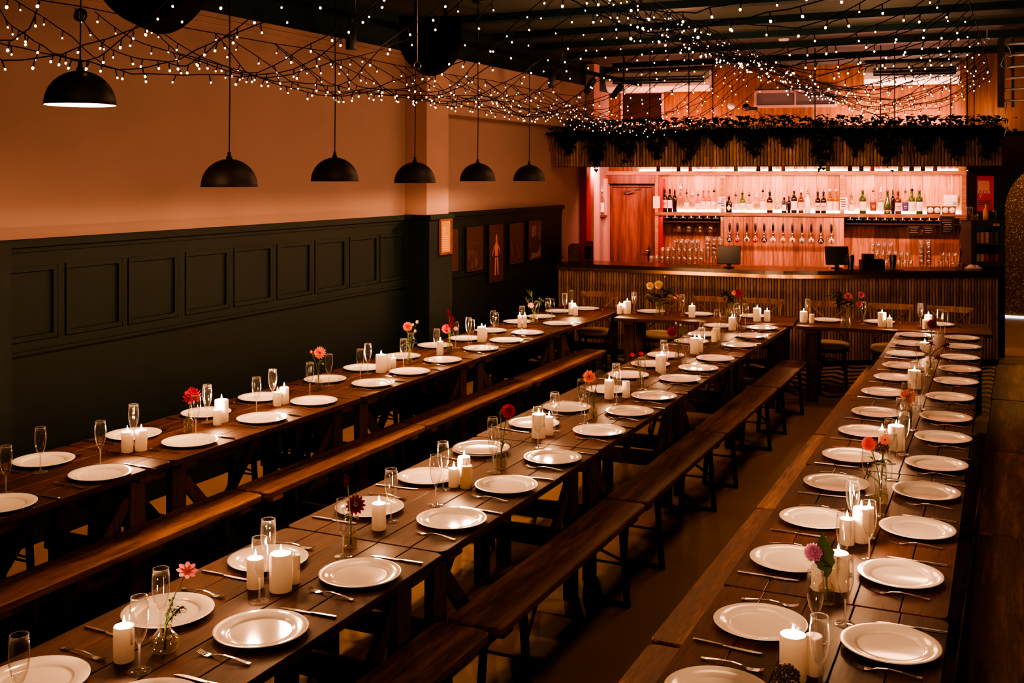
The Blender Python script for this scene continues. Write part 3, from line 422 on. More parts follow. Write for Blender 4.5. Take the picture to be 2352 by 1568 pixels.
def chair_proto():
    P = []
    m = MB(); m.capends = (True, True); m.lathe([(.175,.425),(.205,.43),(.21,.455),(.195,.478),(.13,.49),(1e-4,.492)], 24); P.append(('seat_cushion', m.mesh('seat_cushion', [M['cushion']])))
    m = MB(); m.capends = (True, True); m.lathe([(.19,.395),(.20,.40),(.20,.424)], 24); P.append(('seat_ring', m.mesh('seat_ring', [M['chairwood']])))
    for sx in (-1, 1):
        m = MB(); m.tube([(sx*.15,-.13,.40),(sx*.165,-.16,.2),(sx*.175,-.18,0)], [.017,.015,.012]); P.append(('front_leg', m.mesh('front_leg', [M['chairwood']])))
        m = MB(); m.tube([(sx*.165,.24,0),(sx*.16,.19,.25),(sx*.165,.175,.45),(sx*.19,.20,.68),(sx*.205,.235,.86)], [.013,.016,.017,.016,.014]); P.append(('back_post', m.mesh('back_post', [M['chairwood']])))
    m = MB()
    for k in range(10):
        a0 = -1+2*k/10; a1 = -1+2*(k+1)/10
        f = lambda a: (a*.225, .235+.035*(1-a*a))
        p, q = f(a0), f(a1); m.add([(p[0],p[1]-.009,.825),(q[0],q[1]-.009,.825),(q[0],q[1]-.009,.885),(p[0],p[1]-.009,.885),(p[0],p[1]+.009,.825),(q[0],q[1]+.009,.825),(q[0],q[1]+.009,.885),(p[0],p[1]+.009,.885)], [(0,1,2,3),(5,4,7,6),(3,2,6,7),(1,0,4,5)]+([(0,3,7,4)] if k == 0 else [])+([(1,5,6,2)] if k == 9 else []), 0)
    P.append(('top_rail', m.mesh('top_rail', [M['chairwood']])))
    for sx in (-1, 1):
        m = MB(); m.tube([(sx*.165,.18,.50),(0,.225,.66),(-sx*.18,.235,.83)], .009, 6); P.append(('cross_slat', m.mesh('cross_slat', [M['chairwood']])))
    m = MB(); m.tube([(-.165,-.15,.16),(-.10,-.12,.30),(0,-.11,.33),(.10,-.12,.30),(.165,-.15,.16)], .009, 6); m.tube([(-.162,.2,.2),(0,.2,.22),(.162,.2,.2)], .009, 6); P.append(('stretcher', m.mesh('stretcher', [M['chairwood']])))
    return P
cp = chair_proto()
for i, x in enumerate(CHAIRX):
    place(cp, 'cross_back_chair', 'wooden cross-back chair with pale round cushion, %s from the wall along the bar' % ORD[i], 'chair', (x+.02, 11.75+.045*(x+4.5)+.02*(i % 2), 0), random.uniform(-.12, .12)+.05, 'chairs along the bar')

# ------------------------------------------------------------------ place settings
m = MB(); m.lathe([(1e-4,.004),(.095,.004),(.098,.0005),(.103,.0005),(.108,.006),(.132,.0115),(.152,.0165),(.1525,.0182),(.150,.0188),(.130,.0150),(.1095,.0118),(.1050,.0095),(.1015,.0068),(.096,.0060),(1e-4,.0058)], 56)
PLATE = [('', clean(m.mesh('dinner_plate', [M['plate']])))]
def fork_mesh():
    m = MB(); t = .0017
    path = [(.098,.004,.0066),(.085,.0045,.0072),(.04,.010,.0048),(.0,.0125,.0034),(-.03,.009,.003),(-.045,.004,.0062),(-.055,.0018,.0105),(-.066,.0024,.0115)]
    for k in range(len(path)-1):
        (x0,z0,w0),(x1,z1,w1) = path[k], path[k+1]
        m.add([(x0,-w0,z0),(x0,w0,z0),(x1,w1,z1),(x1,-w1,z1),(x0,-w0,z0-t),(x0,w0,z0-t),(x1,w1,z1-t),(x1,-w1,z1-t)], [(0,1,2,3),(7,6,5,4),(0,3,7,4),(2,1,5,6)]+([(0,4,5,1)] if k == 0 else []), 0)
    for j in range(4):
        y = -.0090+j*.0060
        tp = [(-.066,.0024),(-.085,.0055),(-.098,.0105)]
        for k in range(2):
            (x0,z0),(x1,z1) = tp[k], tp[k+1]; w = .0016
            m.add([(x0,y-w,z0),(x0,y+w,z0),(x1,y+w,z1),(x1,y-w,z1),(x0,y-w,z0-t),(x0,y+w,z0-t),(x1,y+w,z1-t),(x1,y-w,z1-t)], [(0,1,2,3),(7,6,5,4),(0,3,7,4),(2,1,5,6)], 0)
    return m.mesh('fork', [M['cutlery']])
def knife_mesh():
    m = MB()
    m.prism([(.112,-.006),(.115,0),(.112,.006),(.06,.0068),(.015,.0048),(.01,.0),(.015,-.0048),(.06,-.0068)], 0, .0062, .0018)
    m.prism([(.012,-.005),(.012,.005),(-.02,.0085),(-.07,.0095),(-.10,.006),(-.112,-.0035),(-.108,-.006),(-.02,-.006)], .0015, .0036, .0006)
    return m.mesh('table_knife', [M['cutlery']])
FORK = [('', fork_mesh())]; KNIFE = [('', knife_mesh())]
SIDE = {('left','aisle'):'aisle side of the wall row', ('left','wall'):'wall side of the wall row', ('middle','right'):'near aisle side of the middle row', ('middle','left'):'far aisle side of the middle row', ('right','left'):'left edge of the right-hand row', ('right','right'):'right edge of the right-hand row', ('bar','far'):'tables along the bar'}
for t, sd, i, x, y in PLATES:
    w = SIDE[t, sd]; n_ = ORD[i] + (' from near end' if t != 'bar' else ' from the wall')
    place(PLATE, 'dinner_plate', 'round white dinner plate, %s, %s' % (n_, w), 'plate', (x, y, TT), random.uniform(0, 6), 'dinner plates')
    if t == 'middle' and sd == 'left' and i == 5:
        place(PLATE, 'dinner_plate', 'upper of the two stacked white plates, far aisle side of the middle row', 'plate', (x+.004, y+.003, TT+.0085), 1.0, 'dinner plates')
    a = {'aisle':0, 'right':0, 'wall':PI, 'left':PI, 'far':PI/2}[sd]
    if t == 'right' and sd == 'right': a = 0
    ca, sa = math.cos(a), math.sin(a)
    for kind, off, pr, nm in ((FORK, -.195, .02, 'fork'), (KNIFE, .195, .045, 'table_knife')):
        j = random.uniform(-.012, .012); e = random.uniform(-.015, .015)
        px_, py_ = x+ca*(pr+e)-sa*(off+j), y+sa*(pr+e)+ca*(off+j)
        place(kind, nm, 'steel %s beside the %s plate %s, %s' % ('fork' if nm == 'fork' else 'knife', ORD[i], 'from near end' if t != 'bar' else 'from the wall', w), 'fork' if nm == 'fork' else 'knife', (px_, py_, TT+.0012), a+random.uniform(-.09, .09), 'cutlery beside the plates')

# flutes
def flute_proto():
    m = MB(); m.lathe([(.0035,.082),(.006,.084),(.0145,.098),(.022,.118),(.0272,.145),(.0285,.168),(.0275,.195),(.0252,.2235),(.0244,.2242),(.0265,.195),(.0274,.168),(.0262,.145),(.021,.118),(.0138,.099),(1e-4,.088)], 28); m.tube([(.0248*math.cos(2*PI*k/28), .0248*math.sin(2*PI*k/28), .2238) for k in range(28)], .0010, 5, 1, closed=True); bowl = clean(m.mesh('bowl', [M['glass'], M['rim']]))
    m = MB(); m.lathe([(.006,.0035),(.0042,.012),(.0036,.03),(.0034,.06),(.0042,.076),(.0045,.084)], 12); stem = m.mesh('stem', [M['stemglass']])
    m = MB(); m.lathe([(1e-4,.0005),(.033,.0005),(.0345,.0015),(.033,.003),(.012,.0048),(.006,.008)], 28); m.tube([(.0338*math.cos(2*PI*k/28), .0338*math.sin(2*PI*k/28), .0016) for k in range(28)], .0009, 5, 1, closed=True); foot = clean(m.mesh('foot', [M['glass'], M['rim']]))
    return [('bowl', bowl), ('stem', stem), ('foot', foot)]
FL_ = flute_proto()
for row in ('left','middle','right','bar'):
    q = sorted([g for g in FLUTES if g[0] == row], key=lambda g: g[2] if row != 'bar' else g[1])
    for i, (t, x, y) in enumerate(q):
        place(FL_, 'champagne_flute', 'clear champagne flute, %s from the %s of the %s' % (ordn(i), 'near end' if row != 'bar' else 'wall end', ROW[row]), 'glass', (x, y, TT), random.uniform(0, 6), 'champagne flutes')

# candles
def flame_mesh():
    m = MB(); m.lathe([(1e-4,0),(.0035,.004),(.0054,.010),(.0050,.016),(.0031,.025),(.0013,.033),(1e-4,.038)], 10); return m.mesh('flame', [M['flame']])
FLAME = flame_mesh()
def light(name, kind, loc, power, col, size=.01, rot=None, sy=None, spot=None, blend=.5):
    d = bpy.data.lights.new(name, kind); d.energy = power; d.color = col
    if kind == 'AREA': d.size = size; d.shape = 'RECTANGLE' if sy else 'SQUARE'; d.size_y = sy or size
    else: d.shadow_soft_size = size
    if spot: d.spot_size = spot; d.spot_blend = blend
    o = bpy.data.objects.new(name, d); COL.objects.link(o); o.location = loc
    if rot: o.rotation_euler = rot
    return o
CANDLE_W = 5.6
CAN = (1.0, .50, .25)
for row in ('left','middle','right','bar'):
    for lit in (1, 0):
        q = sorted([c_ for c_ in CANDLES if c_[0] == row and c_[5] == lit], key=lambda g: g[2] if row != 'bar' else g[1])
        for i, (t, x, y, r, h, l) in enumerate(q):
            m = MB(); cup = .012 if lit else .003
            m.lathe([(1e-4,0),(r*.97,0),(r,.004),(r*(1+random.uniform(-.01,.01)),h*.5),(r,h-.008),(r*.985,h-.003),(r*.93,h),(r*.82,h-.002),(r*.6,h-cup),(1e-4,h-cup-.002)], 32)
            if random.random() < .4: m.ball((r*1.02*math.cos(2+i), r*1.02*math.sin(2+i), .004), .006, 8, 4, 0, .7)
            if random.random() < .5: m.tube([(r*.99*math.cos(i), r*.99*math.sin(i), h*.98),(r*1.0*math.cos(i), r*1.0*math.sin(i), h*.7),(r*1.01*math.cos(i), r*1.01*math.sin(i), h*.5)], [.004,.003,.004], 6)
            wax = clean(m.mesh('wax', [M['wax'] if not (not lit and i % 3 == 1 and row in ('middle','bar')) else M['waxold']]))
            w = MB(); w.tube([(0,0,h-cup-.003),(.0005,0,h-cup+.006),(.0015,.0005,h-cup+.012)], .0011, 5); parts = [('wax', wax), ('wick', w.mesh('wick', [M['wick']]))]
            if lit: parts.append(('flame', FLAME, (.001, 0, h-cup+.006)))
            sz = 'thick' if r > .036 else ('slim' if r < .026 else 'medium')
            place(parts, 'pillar_candle', '%s %s white pillar candle, %s %s one from the %s of the %s' % ('burning' if lit else 'unlit', sz, ordn(i), 'burning' if lit else 'unlit', 'near end' if row != 'bar' else 'wall end', ROW[row]), 'candle', (x, y, TT), 0, 'pillar candles')
            if lit: light('candle_light', 'POINT', (x, y, TT+h-cup+.030), CANDLE_W*(1.0 if r > .03 else .8), CAN, .012)

# vases and flowers
def vase_proto(kind, r, h):
    if kind == 'globe': pr = [(r*.45,.002),(r*.8,h*.08),(r,h*.36),(r*.93,h*.58),(r*.55,h*.82),(r*.42,h*.90),(r*.52,h)]; fl = (lambda j, z: .045*math.cos(j*PI)); n = 44; wz = .55
    elif kind == 'jar': pr = [(r*.75,.002),(r*.95,.008),(r,h*.3),(r*.97,h*.7),(r*.80,h*.9),(r*.74,h*.95),(r*.82,h)]; fl = (lambda j, z: .03*math.cos(j*PI)); n = 36; wz = .6
    elif kind == 'square': pr = [(r*.95,.002),(r,.01),(r,h*.62),(r*.55,h*.76),(r*.42,h*.84),(r*.42,h*.94),(r*.52,h)]; fl = (lambda j, z: .10*abs(math.sin(2*(j*2*PI/24)))-.02); n = 24; wz = .5
    else: pr = [(r*.92,.002),(r,.008),(r,h*.50),(r*.92,h*.62),(r*.5,h*.76),(r*.42,h*.82),(r*.42,h*.93),(r*.55,h*.97),(r*.52,h)]; fl = None; n = 28; wz = .42
    m = MB(); m.lathe([(1e-4,.001)]+pr, n, flute=fl); v = clean(m.mesh('glass_body', [M['vaseglass']]))
    w = [(q[0]*.93, q[1]+.003) for q in pr if q[1] < h*wz]; w.append((w[-1][0], h*wz))
    m = MB(); m.lathe([(1e-4,.004)]+w+[(1e-4,h*wz)], 20); wa = clean(m.mesh('water', [M['water']]))
    return [('glass_body', v), ('water', wa)]
VN = {'globe':'ribbed round glass', 'jar':'ribbed glass jar', 'square':'square clear glass bottle', 'bottle':'small clear glass bottle'}
vord = {}
for row in ('left','middle','right','bar'):
    ids = sorted([i for i, v in enumerate(VASES) if v[0] == row], key=lambda i: VASES[i][3] if row != 'bar' else VASES[i][2])
    for k, i in enumerate(ids): vord[i] = k
for i, (t, k, x, y, r, h) in enumerate(VASES):
    place(vase_proto(k, r, h), 'bud_vase', '%s vase, %s from the %s of the %s' % (VN[k], ORD[vord[i]], 'near end' if t != 'bar' else 'wall end', ROW[t]), 'vase', (x, y, TT), 0, 'flower vases')
def basis(d):
    d = d.normalized(); x = d.orthogonal().normalized(); y = d.cross(x)
    return Matrix(((x.x,y.x,d.x,0),(x.y,y.y,d.y,0),(x.z,y.z,d.z,0),(0,0,0,1)))
def petal(m, base, out, up, L, W, curl, mat=0):
    side = out.cross(up).normalized(); n = 4; pts = []
    for i in range(n+1):
        f = i/n; c_ = base+out*(L*f)+up*(curl*L*f*f); w = W*math.sin(PI*(.12+.80*f))**.8
        pts += [tuple(c_-side*w*.5+up*w*.10), tuple(c_), tuple(c_+side*w*.5+up*w*.10)]
    fs = []
    for i in range(n): a = i*3; fs += [(a,a+1,a+4,a+3),(a+1,a+2,a+5,a+4)]
    m.add(pts, fs, mat, True)
def head(kind, r, d, col):
    """flower head built round the local origin, facing d"""
    m = MB(); B = basis(d).to_3x3(); ez = B @ Vector((0,0,1)); mats = [M['pet_'+col], M['pet_cream'], M['stem'], M['pet_wine']]
    def rad(a): return B @ Vector((math.cos(a), math.sin(a), 0))
    if kind in ('ball','carnation'):
        N_ = 90 if r > .02 else 54
        for k in range(N_):
            z = 1-1.75*(k+.5)/N_; a = k*2.39996+random.uniform(-.1,.1); q = math.sqrt(max(0,1-z*z)); o = (rad(a)*q+ez*z).normalized()
            u = (ez*q-rad(a)*z) if q > .05 else rad(a); jj = random.uniform(.9,1.1) if kind == 'ball' else random.uniform(.8,1.2)
            petal(m, o*r*.45, o, u.normalized() if u.length > 0 else ez, r*.62*jj, r*.40, .35)
        m.ball((0,0,0), r*.62, 12, 7, 0)
    elif kind == 'cactus':
        for ly, (n, el, ln) in enumerate(((14,-.25,1.0),(14,.15,1.0),(12,.5,.92),(9,.85,.75),(6,1.2,.5))):
            for k in range(n):
                a = 2*PI*(k+.5*(ly % 2))/n+random.uniform(-.08,.08); o = (rad(a)*math.cos(el)+ez*math.sin(el)).normalized()
                u = (ez*math.cos(el)-rad(a)*math.sin(el)); petal(m, o*r*.08, o, u, r*ln*random.uniform(.9,1.08), r*.24, .12)
        m.ball((0,0,0), r*.25, 8, 5, 3)
    elif kind == 'cosmos':
        for k in range(8):
            a = 2*PI*k/8+random.uniform(-.06,.06); o = (rad(a)*.93+ez*.36).normalized(); petal(m, o*r*.10, o, (ez*.93-rad(a)*.36), r*1.0, r*.62, -.08)
        m.ball(tuple(ez*r*.06), r*.17, 10, 6, 1)
    elif kind == 'zinnia':
        for ly, (n, el, ln) in enumerate(((13,.0,1.0),(12,.25,.86),(10,.5,.66))):
            for k in range(n):
                a = 2*PI*(k+.5*(ly % 2))/n; o = (rad(a)*math.cos(el)+ez*math.sin(el)).normalized(); petal(m, o*r*.12, o, (ez*math.cos(el)-rad(a)*math.sin(el)), r*ln, r*.42, -.1)
        m.ball(tuple(ez*r*.12), r*.24, 10, 6, 3)
        for k in range(9): a = 2*PI*k/9; m.ball(tuple(ez*r*.28+rad(a)*r*.20), r*.055, 6, 4, 1)
    elif kind == 'bud':
        m.ball((0,0,0), r, 10, 6, 0, 1.1); m.ball(tuple(-ez*r*.5), r*.75, 8, 5, 2)
    elif kind in ('amaranth','celosia'):
        for k in range(46 if kind == 'amaranth' else 60):
            f = random.random(); w = r*.42*(1-f)**.6+r*.08 if kind == 'amaranth' else r*.6*math.sin(PI*min(.95,.2+.75*f))
            a = random.uniform(0, 2*PI); zz = (-1.0+2.0*f)*r*(1.35 if kind == 'amaranth' else 1.0)
            dx = (r*.55*max(0, f-.6)**1.2*-2.2 if kind == 'amaranth' else 0)
            m.ball((w*math.cos(a)+dx, w*math.sin(a), zz-(r*.7*max(0, f-.85)*3 if kind == 'amaranth' else 0)), r*random.uniform(.13,.22), 6, 4, 0)
    elif kind == 'sedum':
        for k in range(70):
            a = k*2.4; q = math.sqrt((k+.5)/70); m.ball(tuple(rad(a)*r*q+ez*(r*.45*(1-q*q)+random.uniform(-.1,.1)*r)), r*.13, 6, 4, 0 if k % 3 else 2)
    return clean(m.mesh(kind+'_head', mats)) if kind == 'bud' else m.mesh(kind+'_head', mats)
def leaf(m, base, d, L, W, droop=.25, mat=0, n=5, lobes=False, sv=None):
    d = d.normalized(); side = d.cross(Vector((0,0,1)))
    side = side.normalized() if side.length > .05 else Vector((1,0,0))
    if sv: side = Vector(sv).normalized()
    up = side.cross(d); pts = []
    for i in range(n+1):
        f = i/n; c_ = base+d*L*f-Vector((0,0,droop*L*f*f)); w = W*math.sin(PI*min(.98,.06+.94*f))*(1+.25*(i % 2) if lobes else 1)
        pts += [tuple(c_-side*w/2+up*w*.15), tuple(c_), tuple(c_+side*w/2+up*w*.15)]
    fs = []
    for i in range(n): a = i*3; fs += [(a,a+1,a+4,a+3),(a+1,a+2,a+5,a+4)]
    m.add(pts, fs, mat, True)
def curve(p0, p1, bend=.15, n=7):
    p0 = Vector(p0); p1 = Vector(p1); o = []
    for i in range(n+1):
        f = i/n; p = p0.lerp(p1, f); hz = Vector((p1.x-p0.x, p1.y-p0.y, 0)); o.append(p-hz*bend*math.sin(PI*f))
    return o
FK = {'carnation':('carnation','ruffled'), 'cactus':('dahlia','spiky'), 'ball':('dahlia','round'), 'bud':('flower_bud','small'), 'leafy':('foliage_sprig','leafy'), 'cosmos':('cosmos_flower','open'), 'spray':('foliage_sprig','spiky'), 'nigella':('foliage_sprig','feathery'), 'zinnia':('zinnia','open'), 'amaranth':('amaranth_stem','drooping'), 'celosia':('celosia_stem','fuzzy'), 'sedum':('sedum_cluster','clustered'), 'bigleaf':('leaf_stem','broad-leaved'), 'maple':('maple_sprig','dark jagged')}
CN = {'redpink':'pinkish red','coral':'coral pink','pink':'pink','cream':'cream','coralred':'coral red','wine':'dark wine red','pinkhot':'bright pink','red':'red','salmon':'salmon pink','mauve':'mauve','olive':'olive','crimson':'crimson','plum':'plum purple','pinkcoral':'coral pink','lilac':'lilac pink','green':'green','dark':'dark green'}
KW = {'carnation':'carnation','cactus':'dahlia','ball':'ball dahlia','bud':'bud','leafy':'leaf sprig','cosmos':'cosmos bloom','spray':'grass sprig','nigella':'fennel-like sprig','zinnia':'zinnia bloom','amaranth':'amaranth spike','celosia':'celosia plume','sedum':'seed cluster','bigleaf':'leaf','maple':'maple leaf sprig'}
flab = {}
for f in FLOWERS: flab.setdefault((f[0], f[1], f[2]), []).append(f)
RANK = {1:[''], 2:['upper','lower'], 3:['uppermost','middle','lowest'], 4:['uppermost','second-highest','second-lowest','lowest']}
for f in FLOWERS:
    vi, kind, col, fx, fy, fz, w = f
    t, vk, vx, vy, vr, vh = VASES[vi]; q = sorted(flab[vi, kind, col], key=lambda g: -g[5]); rk = RANK[len(q)][q.index(f)]
    fx += (fx-vx)*.0; d0 = Vector((fx-vx, fy-vy, 0)); hd = Vector((0, 0, TT))
    base = Vector((vx-d0.x*.04+random.uniform(-.3,.3)*vr*.3, vy-d0.y*.04+random.uniform(-.3,.3)*vr*.3, TT+.008)); mouth = Vector((vx+max(-.3*vr, min(.3*vr, d0.x*.1)), vy, TT+vh)); top = Vector((fx, fy, fz)); r = w*.92 if kind not in ('leafy','spray','nigella','bigleaf','maple') else w
    if top.z < mouth.z+.01 and kind in ('leafy','maple','bigleaf'): top.z = max(top.z, mouth.z-.02)
    nm, _ = FK[kind]; lab = ' '.join(x for x in (rk, CN[col] if kind != 'leafy' or col != 'green' else 'green', KW[kind], 'in', ORD[vord[vi]], 'vase from', 'near end' if t != 'bar' else 'wall', 'of', ROW[t]) if x)
    rt = thing(nm, lab, 'flower' if kind not in ('leafy','spray','nigella','bigleaf','maple') else 'greenery', tuple(base), 0, 'flowers and greenery in the vases')
    loc = lambda p: tuple(Vector(p)-base)
    path = [base, base.lerp(mouth, .6), mouth]+curve(mouth, top, .18, 5)[1:]
    m = MB(); m.tube([loc(p) for p in path], .0017 if kind in ('bud','spray','cosmos') else .0024, 6); ob('stem', m.mesh('stem', [M['stem'] if col not in ('wine','plum') or kind != 'maple' else M['pet_wine']]), rt)
    face = Vector((-fx*.5, -fy*.55, 2.6)).normalized() if kind not in ('cosmos','bud') else Vector((-fx*.3+(fx-vx)*2, -fy*.22, 1.6)).normalized()
    if kind in ('ball','cactus','zinnia','carnation'): face = (Vector((-fx, -fy, 2.2)).normalized()*.8+Vector((fx-vx, fy-vy, 0))*2).normalized()
    if kind == 'carnation': face = Vector((0,-.2,1))
    if kind in ('leafy','nigella','spray','maple','bigleaf'):
        m = MB(); mat = M['leafd'] if col == 'dark' else (M['pet_wine'] if col == 'wine' else M['leafg'])
        n = {'leafy':16 if col == 'dark' else 9, 'nigella':60, 'spray':9, 'maple':5, 'bigleaf':1}[kind]
        for k in range(n):
            a = random.uniform(0, 2*PI); el = random.uniform(-.2, .9); d = Vector((math.cos(a)*math.cos(el), math.sin(a)*math.cos(el), math.sin(el)))
            b = top+Vector((random.uniform(-1,1), random.uniform(-1,1), random.uniform(-1,1)))*r*(.45 if kind != 'maple' else .15)
            if kind in ('leafy',) :
                leaf(m, Vector(loc(b)), d, r*random.uniform(.8,1.3), r*.42, .3)
            elif kind == 'nigella':
                b = mouth.lerp(top, random.uniform(.1,1)); leaf(m, Vector(loc(b)), d, r*random.uniform(.5,1.1), .0022, .5, n=6)
            elif kind == 'spray': leaf(m, Vector(loc(top-Vector((0,0,r*.6)))), Vector((d.x*.7, d.y*.7, 1)), r*random.uniform(1.2,2.2), .005, .1)
            elif kind == 'maple':
                for jj in range(5): leaf(m, Vector(loc(b)), (d+Vector((math.cos(jj*1.2+k), math.sin(jj*1.2+k), -.1))*1.0), r*1.0, r*.34, .3, lobes=True)
            else: leaf(m, Vector(loc(mouth+Vector((0,0,-.01)))), Vector((-.10, -.02, 1)), r*5.2, r*1.9, -.0, n=9, lobes=True, sv=(.9,.42,.1)); leaf(m, Vector(loc(mouth)), Vector((-.45,-.1,1)), r*3.4, r*1.3, .1, n=9, lobes=True, sv=(.75,.6,.3))
        if kind == 'nigella':
            for k in range(4): m.ball(loc(mouth.lerp(top, .4+.18*k)+Vector((random.uniform(-1,1)*r*.6, random.uniform(-1,1)*r*.6, 0))), r*.16, 8, 5)
        ob('leaf', m.mesh('leaf', [mat]), rt)
    else:
        ob('flower_head', head(kind, r if kind != 'sedum' else r*1.1, face, col), rt, loc(top))
        if kind in ('ball','cactus','zinnia') and w > .012:
            m = MB()
            for k in range(3):
                b = mouth.lerp(top, random.uniform(.25,.8)); a = random.uniform(0, 2*PI); leaf(m, Vector(loc(b)), Vector((math.cos(a), math.sin(a), .4)), w*1.5, w*.6, .4)
            ob('leaf', m.mesh('leaf', [M['leafg']]), rt)

# ------------------------------------------------------------------ pendants, track, speakers, wires
PEND = [(-3.99,3.76,2.574),(-4.15,5.013,2.18),(-4.23,6.199,2.207),(-4.247,7.31,2.189),(-4.41,8.707,2.197),(-4.485,10.0,2.192)]
r_ = .16
m = MB(); m.lathe([(r_+.002,-.003),(r_+.004,0),(r_,.002)]+[(r_*math.cos(PI/2*i/12), .002+r_*.98*math.sin(PI/2*i/12)) for i in range(1, 12)]+[(.018,.1565)], 48); SH = m.mesh('lamp_shade', [M['shade']])
m = MB(); m.lathe([(r_-.002,-.002)]+[((r_-.004)*math.cos(PI/2*i/10), (r_-.004)*.98*math.sin(PI/2*i/10)) for i in range(1, 11)], 40); LN = m.mesh('shade_liner', [M['liner']])
m = MB(); m.capends = (True, True); m.lathe([(.018,.155),(.018,.17),(.011,.175),(.010,.195),(.005,.20)], 16); CAPM = m.mesh('cord_grip', [M['shade']])
m = MB(); m.ball((0,0,.075), .03, 14, 8); m.capends=(True,True); m.lathe([(.014,.10),(.014,.15)], 12); BLB = m.mesh('bulb', [M['lampbulb']])
for i, (x, y, z) in enumerate(PEND):
    m = MB(); m.tube([(0,0,.19),(.003,.002,.6),(0,0,ZC-z)], .0035, 6); cd = m.mesh('cord', [M['cable']])
    parts = [('lamp_shade', SH, (0,0,0), None, [('shade_liner', LN)]), ('cord_grip', CAPM), ('bulb', BLB), ('cord', cd)]
    m = MB(); m.capends = (True, True); m.lathe([(.045,ZC-z-.03),(.05,ZC-z-.002)], 20); parts.append(('ceiling_rose', m.mesh('ceiling_rose', [M['shade']])))
    if i == 0:
        m = MB(); m.tube([(.028*math.cos(a*.6)+.0, .012*math.sin(a*.25), .42+.028*math.sin(a*.6)) for a in range(44)], .0042, 6); parts.append(('cord_knot', m.mesh('cord_knot', [M['cable']])))
    lb = ['black dome pendant lamp hanging highest, inside glowing, nearest the camera'] + ['black dome pendant lamp, %s from the near end of the row' % ORD[k] for k in range(1, 6)]
    place(parts, 'pendant_lamp', lb[i], 'lamp', (x, y, z), 0, 'dome pendant lamps')
    light('pendant_light', 'POINT', (x, y, z+.035), 56 if i else 42, (1,.475,.215), .03)
# track along the wall with spotlights
m = MB(); m.box((0, 0, 0), (.05, 9.5, .04)); tr = tag(ob('light_track', m.mesh('light_track', [M['matte']]), None, (-4.66, 9.3, 3.47), 0), 'black lighting track running along the ceiling by the orange wall', 'track')
m = MB()
m.tube([(0, 0, .02),(0, 0, ZC-3.47)], .008, 6); hm = m.mesh('hanger', [M['black']])
for k in range(5): ob('hanger', hm, tr, (0, -4.3+2.1*k, 0))
def spot_proto():
    m = MB(); m.capends = (True, True); m.lathe([(.04,-.20),(.042,-.195),(.042,-.02),(.03,0)], 20); b = m.mesh('lamp_body', [M['black']])
    m = MB(); m.box((0,0,.02), (.02,.02,.05)); return [('lamp_body', b), ('bracket', m.mesh('bracket', [M['black']]))]
for k, (y, rx, zz) in enumerate(((7.05, 0, 3.41), (11.0, 0, 3.41), (12.3, .6, 3.41), (13.3, .75, 3.41))):
    place(spot_proto(), 'spotlight', 'black cylinder spotlight on the track, %s from the near end' % ORD[k], 'spotlight', (-4.66, y, zz), 0, 'track spotlights', (rx*.3, rx, 0))
def speaker_proto():
    m = MB(); n = 14; w = .27; prof = [(-w, .46), (-w, .20)]+[(-w+2*w*i/n, .20-.22*math.sin(PI*i/n)**.75) for i in range(1, n)]+[(w, .20), (w, .46)]
    m.prism([(p[0], p[1]) for p in reversed(prof)], -.22, .22, .012); body = m.mesh('cabinet', [M['matte']])
    g = MB(); g.prism([(p[0]*.9, .20+(p[1]-.20)*.92-.004) for p in reversed(prof[1:-1])], -.18, .18, .006); gr = g.mesh('grille', [M['matte']])
    b = MB(); b.box((0,0,.52), (.30,.05,.03)); b.box((-.13,0,.60), (.03,.05,.18)); b.box((.13,0,.60), (.03,.05,.18)); br = b.mesh('bracket', [M['matte']])
    return [('cabinet', body, (0,0,0), (PI/2,0,0)), ('grille', gr, (0,-.01,-.01), (PI/2,0,0)), ('bracket', br, (0,0,-.08))]
place(speaker_proto(), 'hanging_speaker', 'black round-bottomed speaker hung above the first pendant lamp', 'speaker', (-4.62, 4.9, 3.12), .5, 'ceiling speakers')
place(speaker_proto(), 'hanging_speaker', 'black round-bottomed speaker hung above the pilaster', 'speaker', (-4.72, 8.4, 3.16), .5, 'ceiling speakers')
def wire(loc, top, lab):
    m = MB(); m.tube([(0,0,.06),(0,0,top)], .003, 6); rt = thing('hanging_wire', lab, 'wire', loc, 0, 'wires with ring hooks'); ob('steel_wire', m.mesh('steel_wire', [M['grey']]), rt)
    m = MB(); m.tube([(.028*math.cos(2*PI*k/16), 0, .028+.028*math.sin(2*PI*k/16)) for k in range(16)], .004, 6, closed=True); ob('ring', m.mesh('ring', [M['chrome']]), rt)
wire((-4.0, 6.92, 3.02), ZC-3.02, 'steel wire with a ring hook hanging before the far speaker')
wire((-.31, 12.0, 3.58), ZC-3.58, 'steel wire with a ring hook near the ladder truss')

m = MB(); m.capends = (True, True); m.lathe([(.05,0),(.06,.012),(.06,.04)], 20); tag(ob('smoke_detector', m.mesh('smoke_detector', [M['white']]), None, (-2.45, 12.55, ZC-.04)), 'small round white smoke detector on the ceiling before the bar', 'smoke detector')
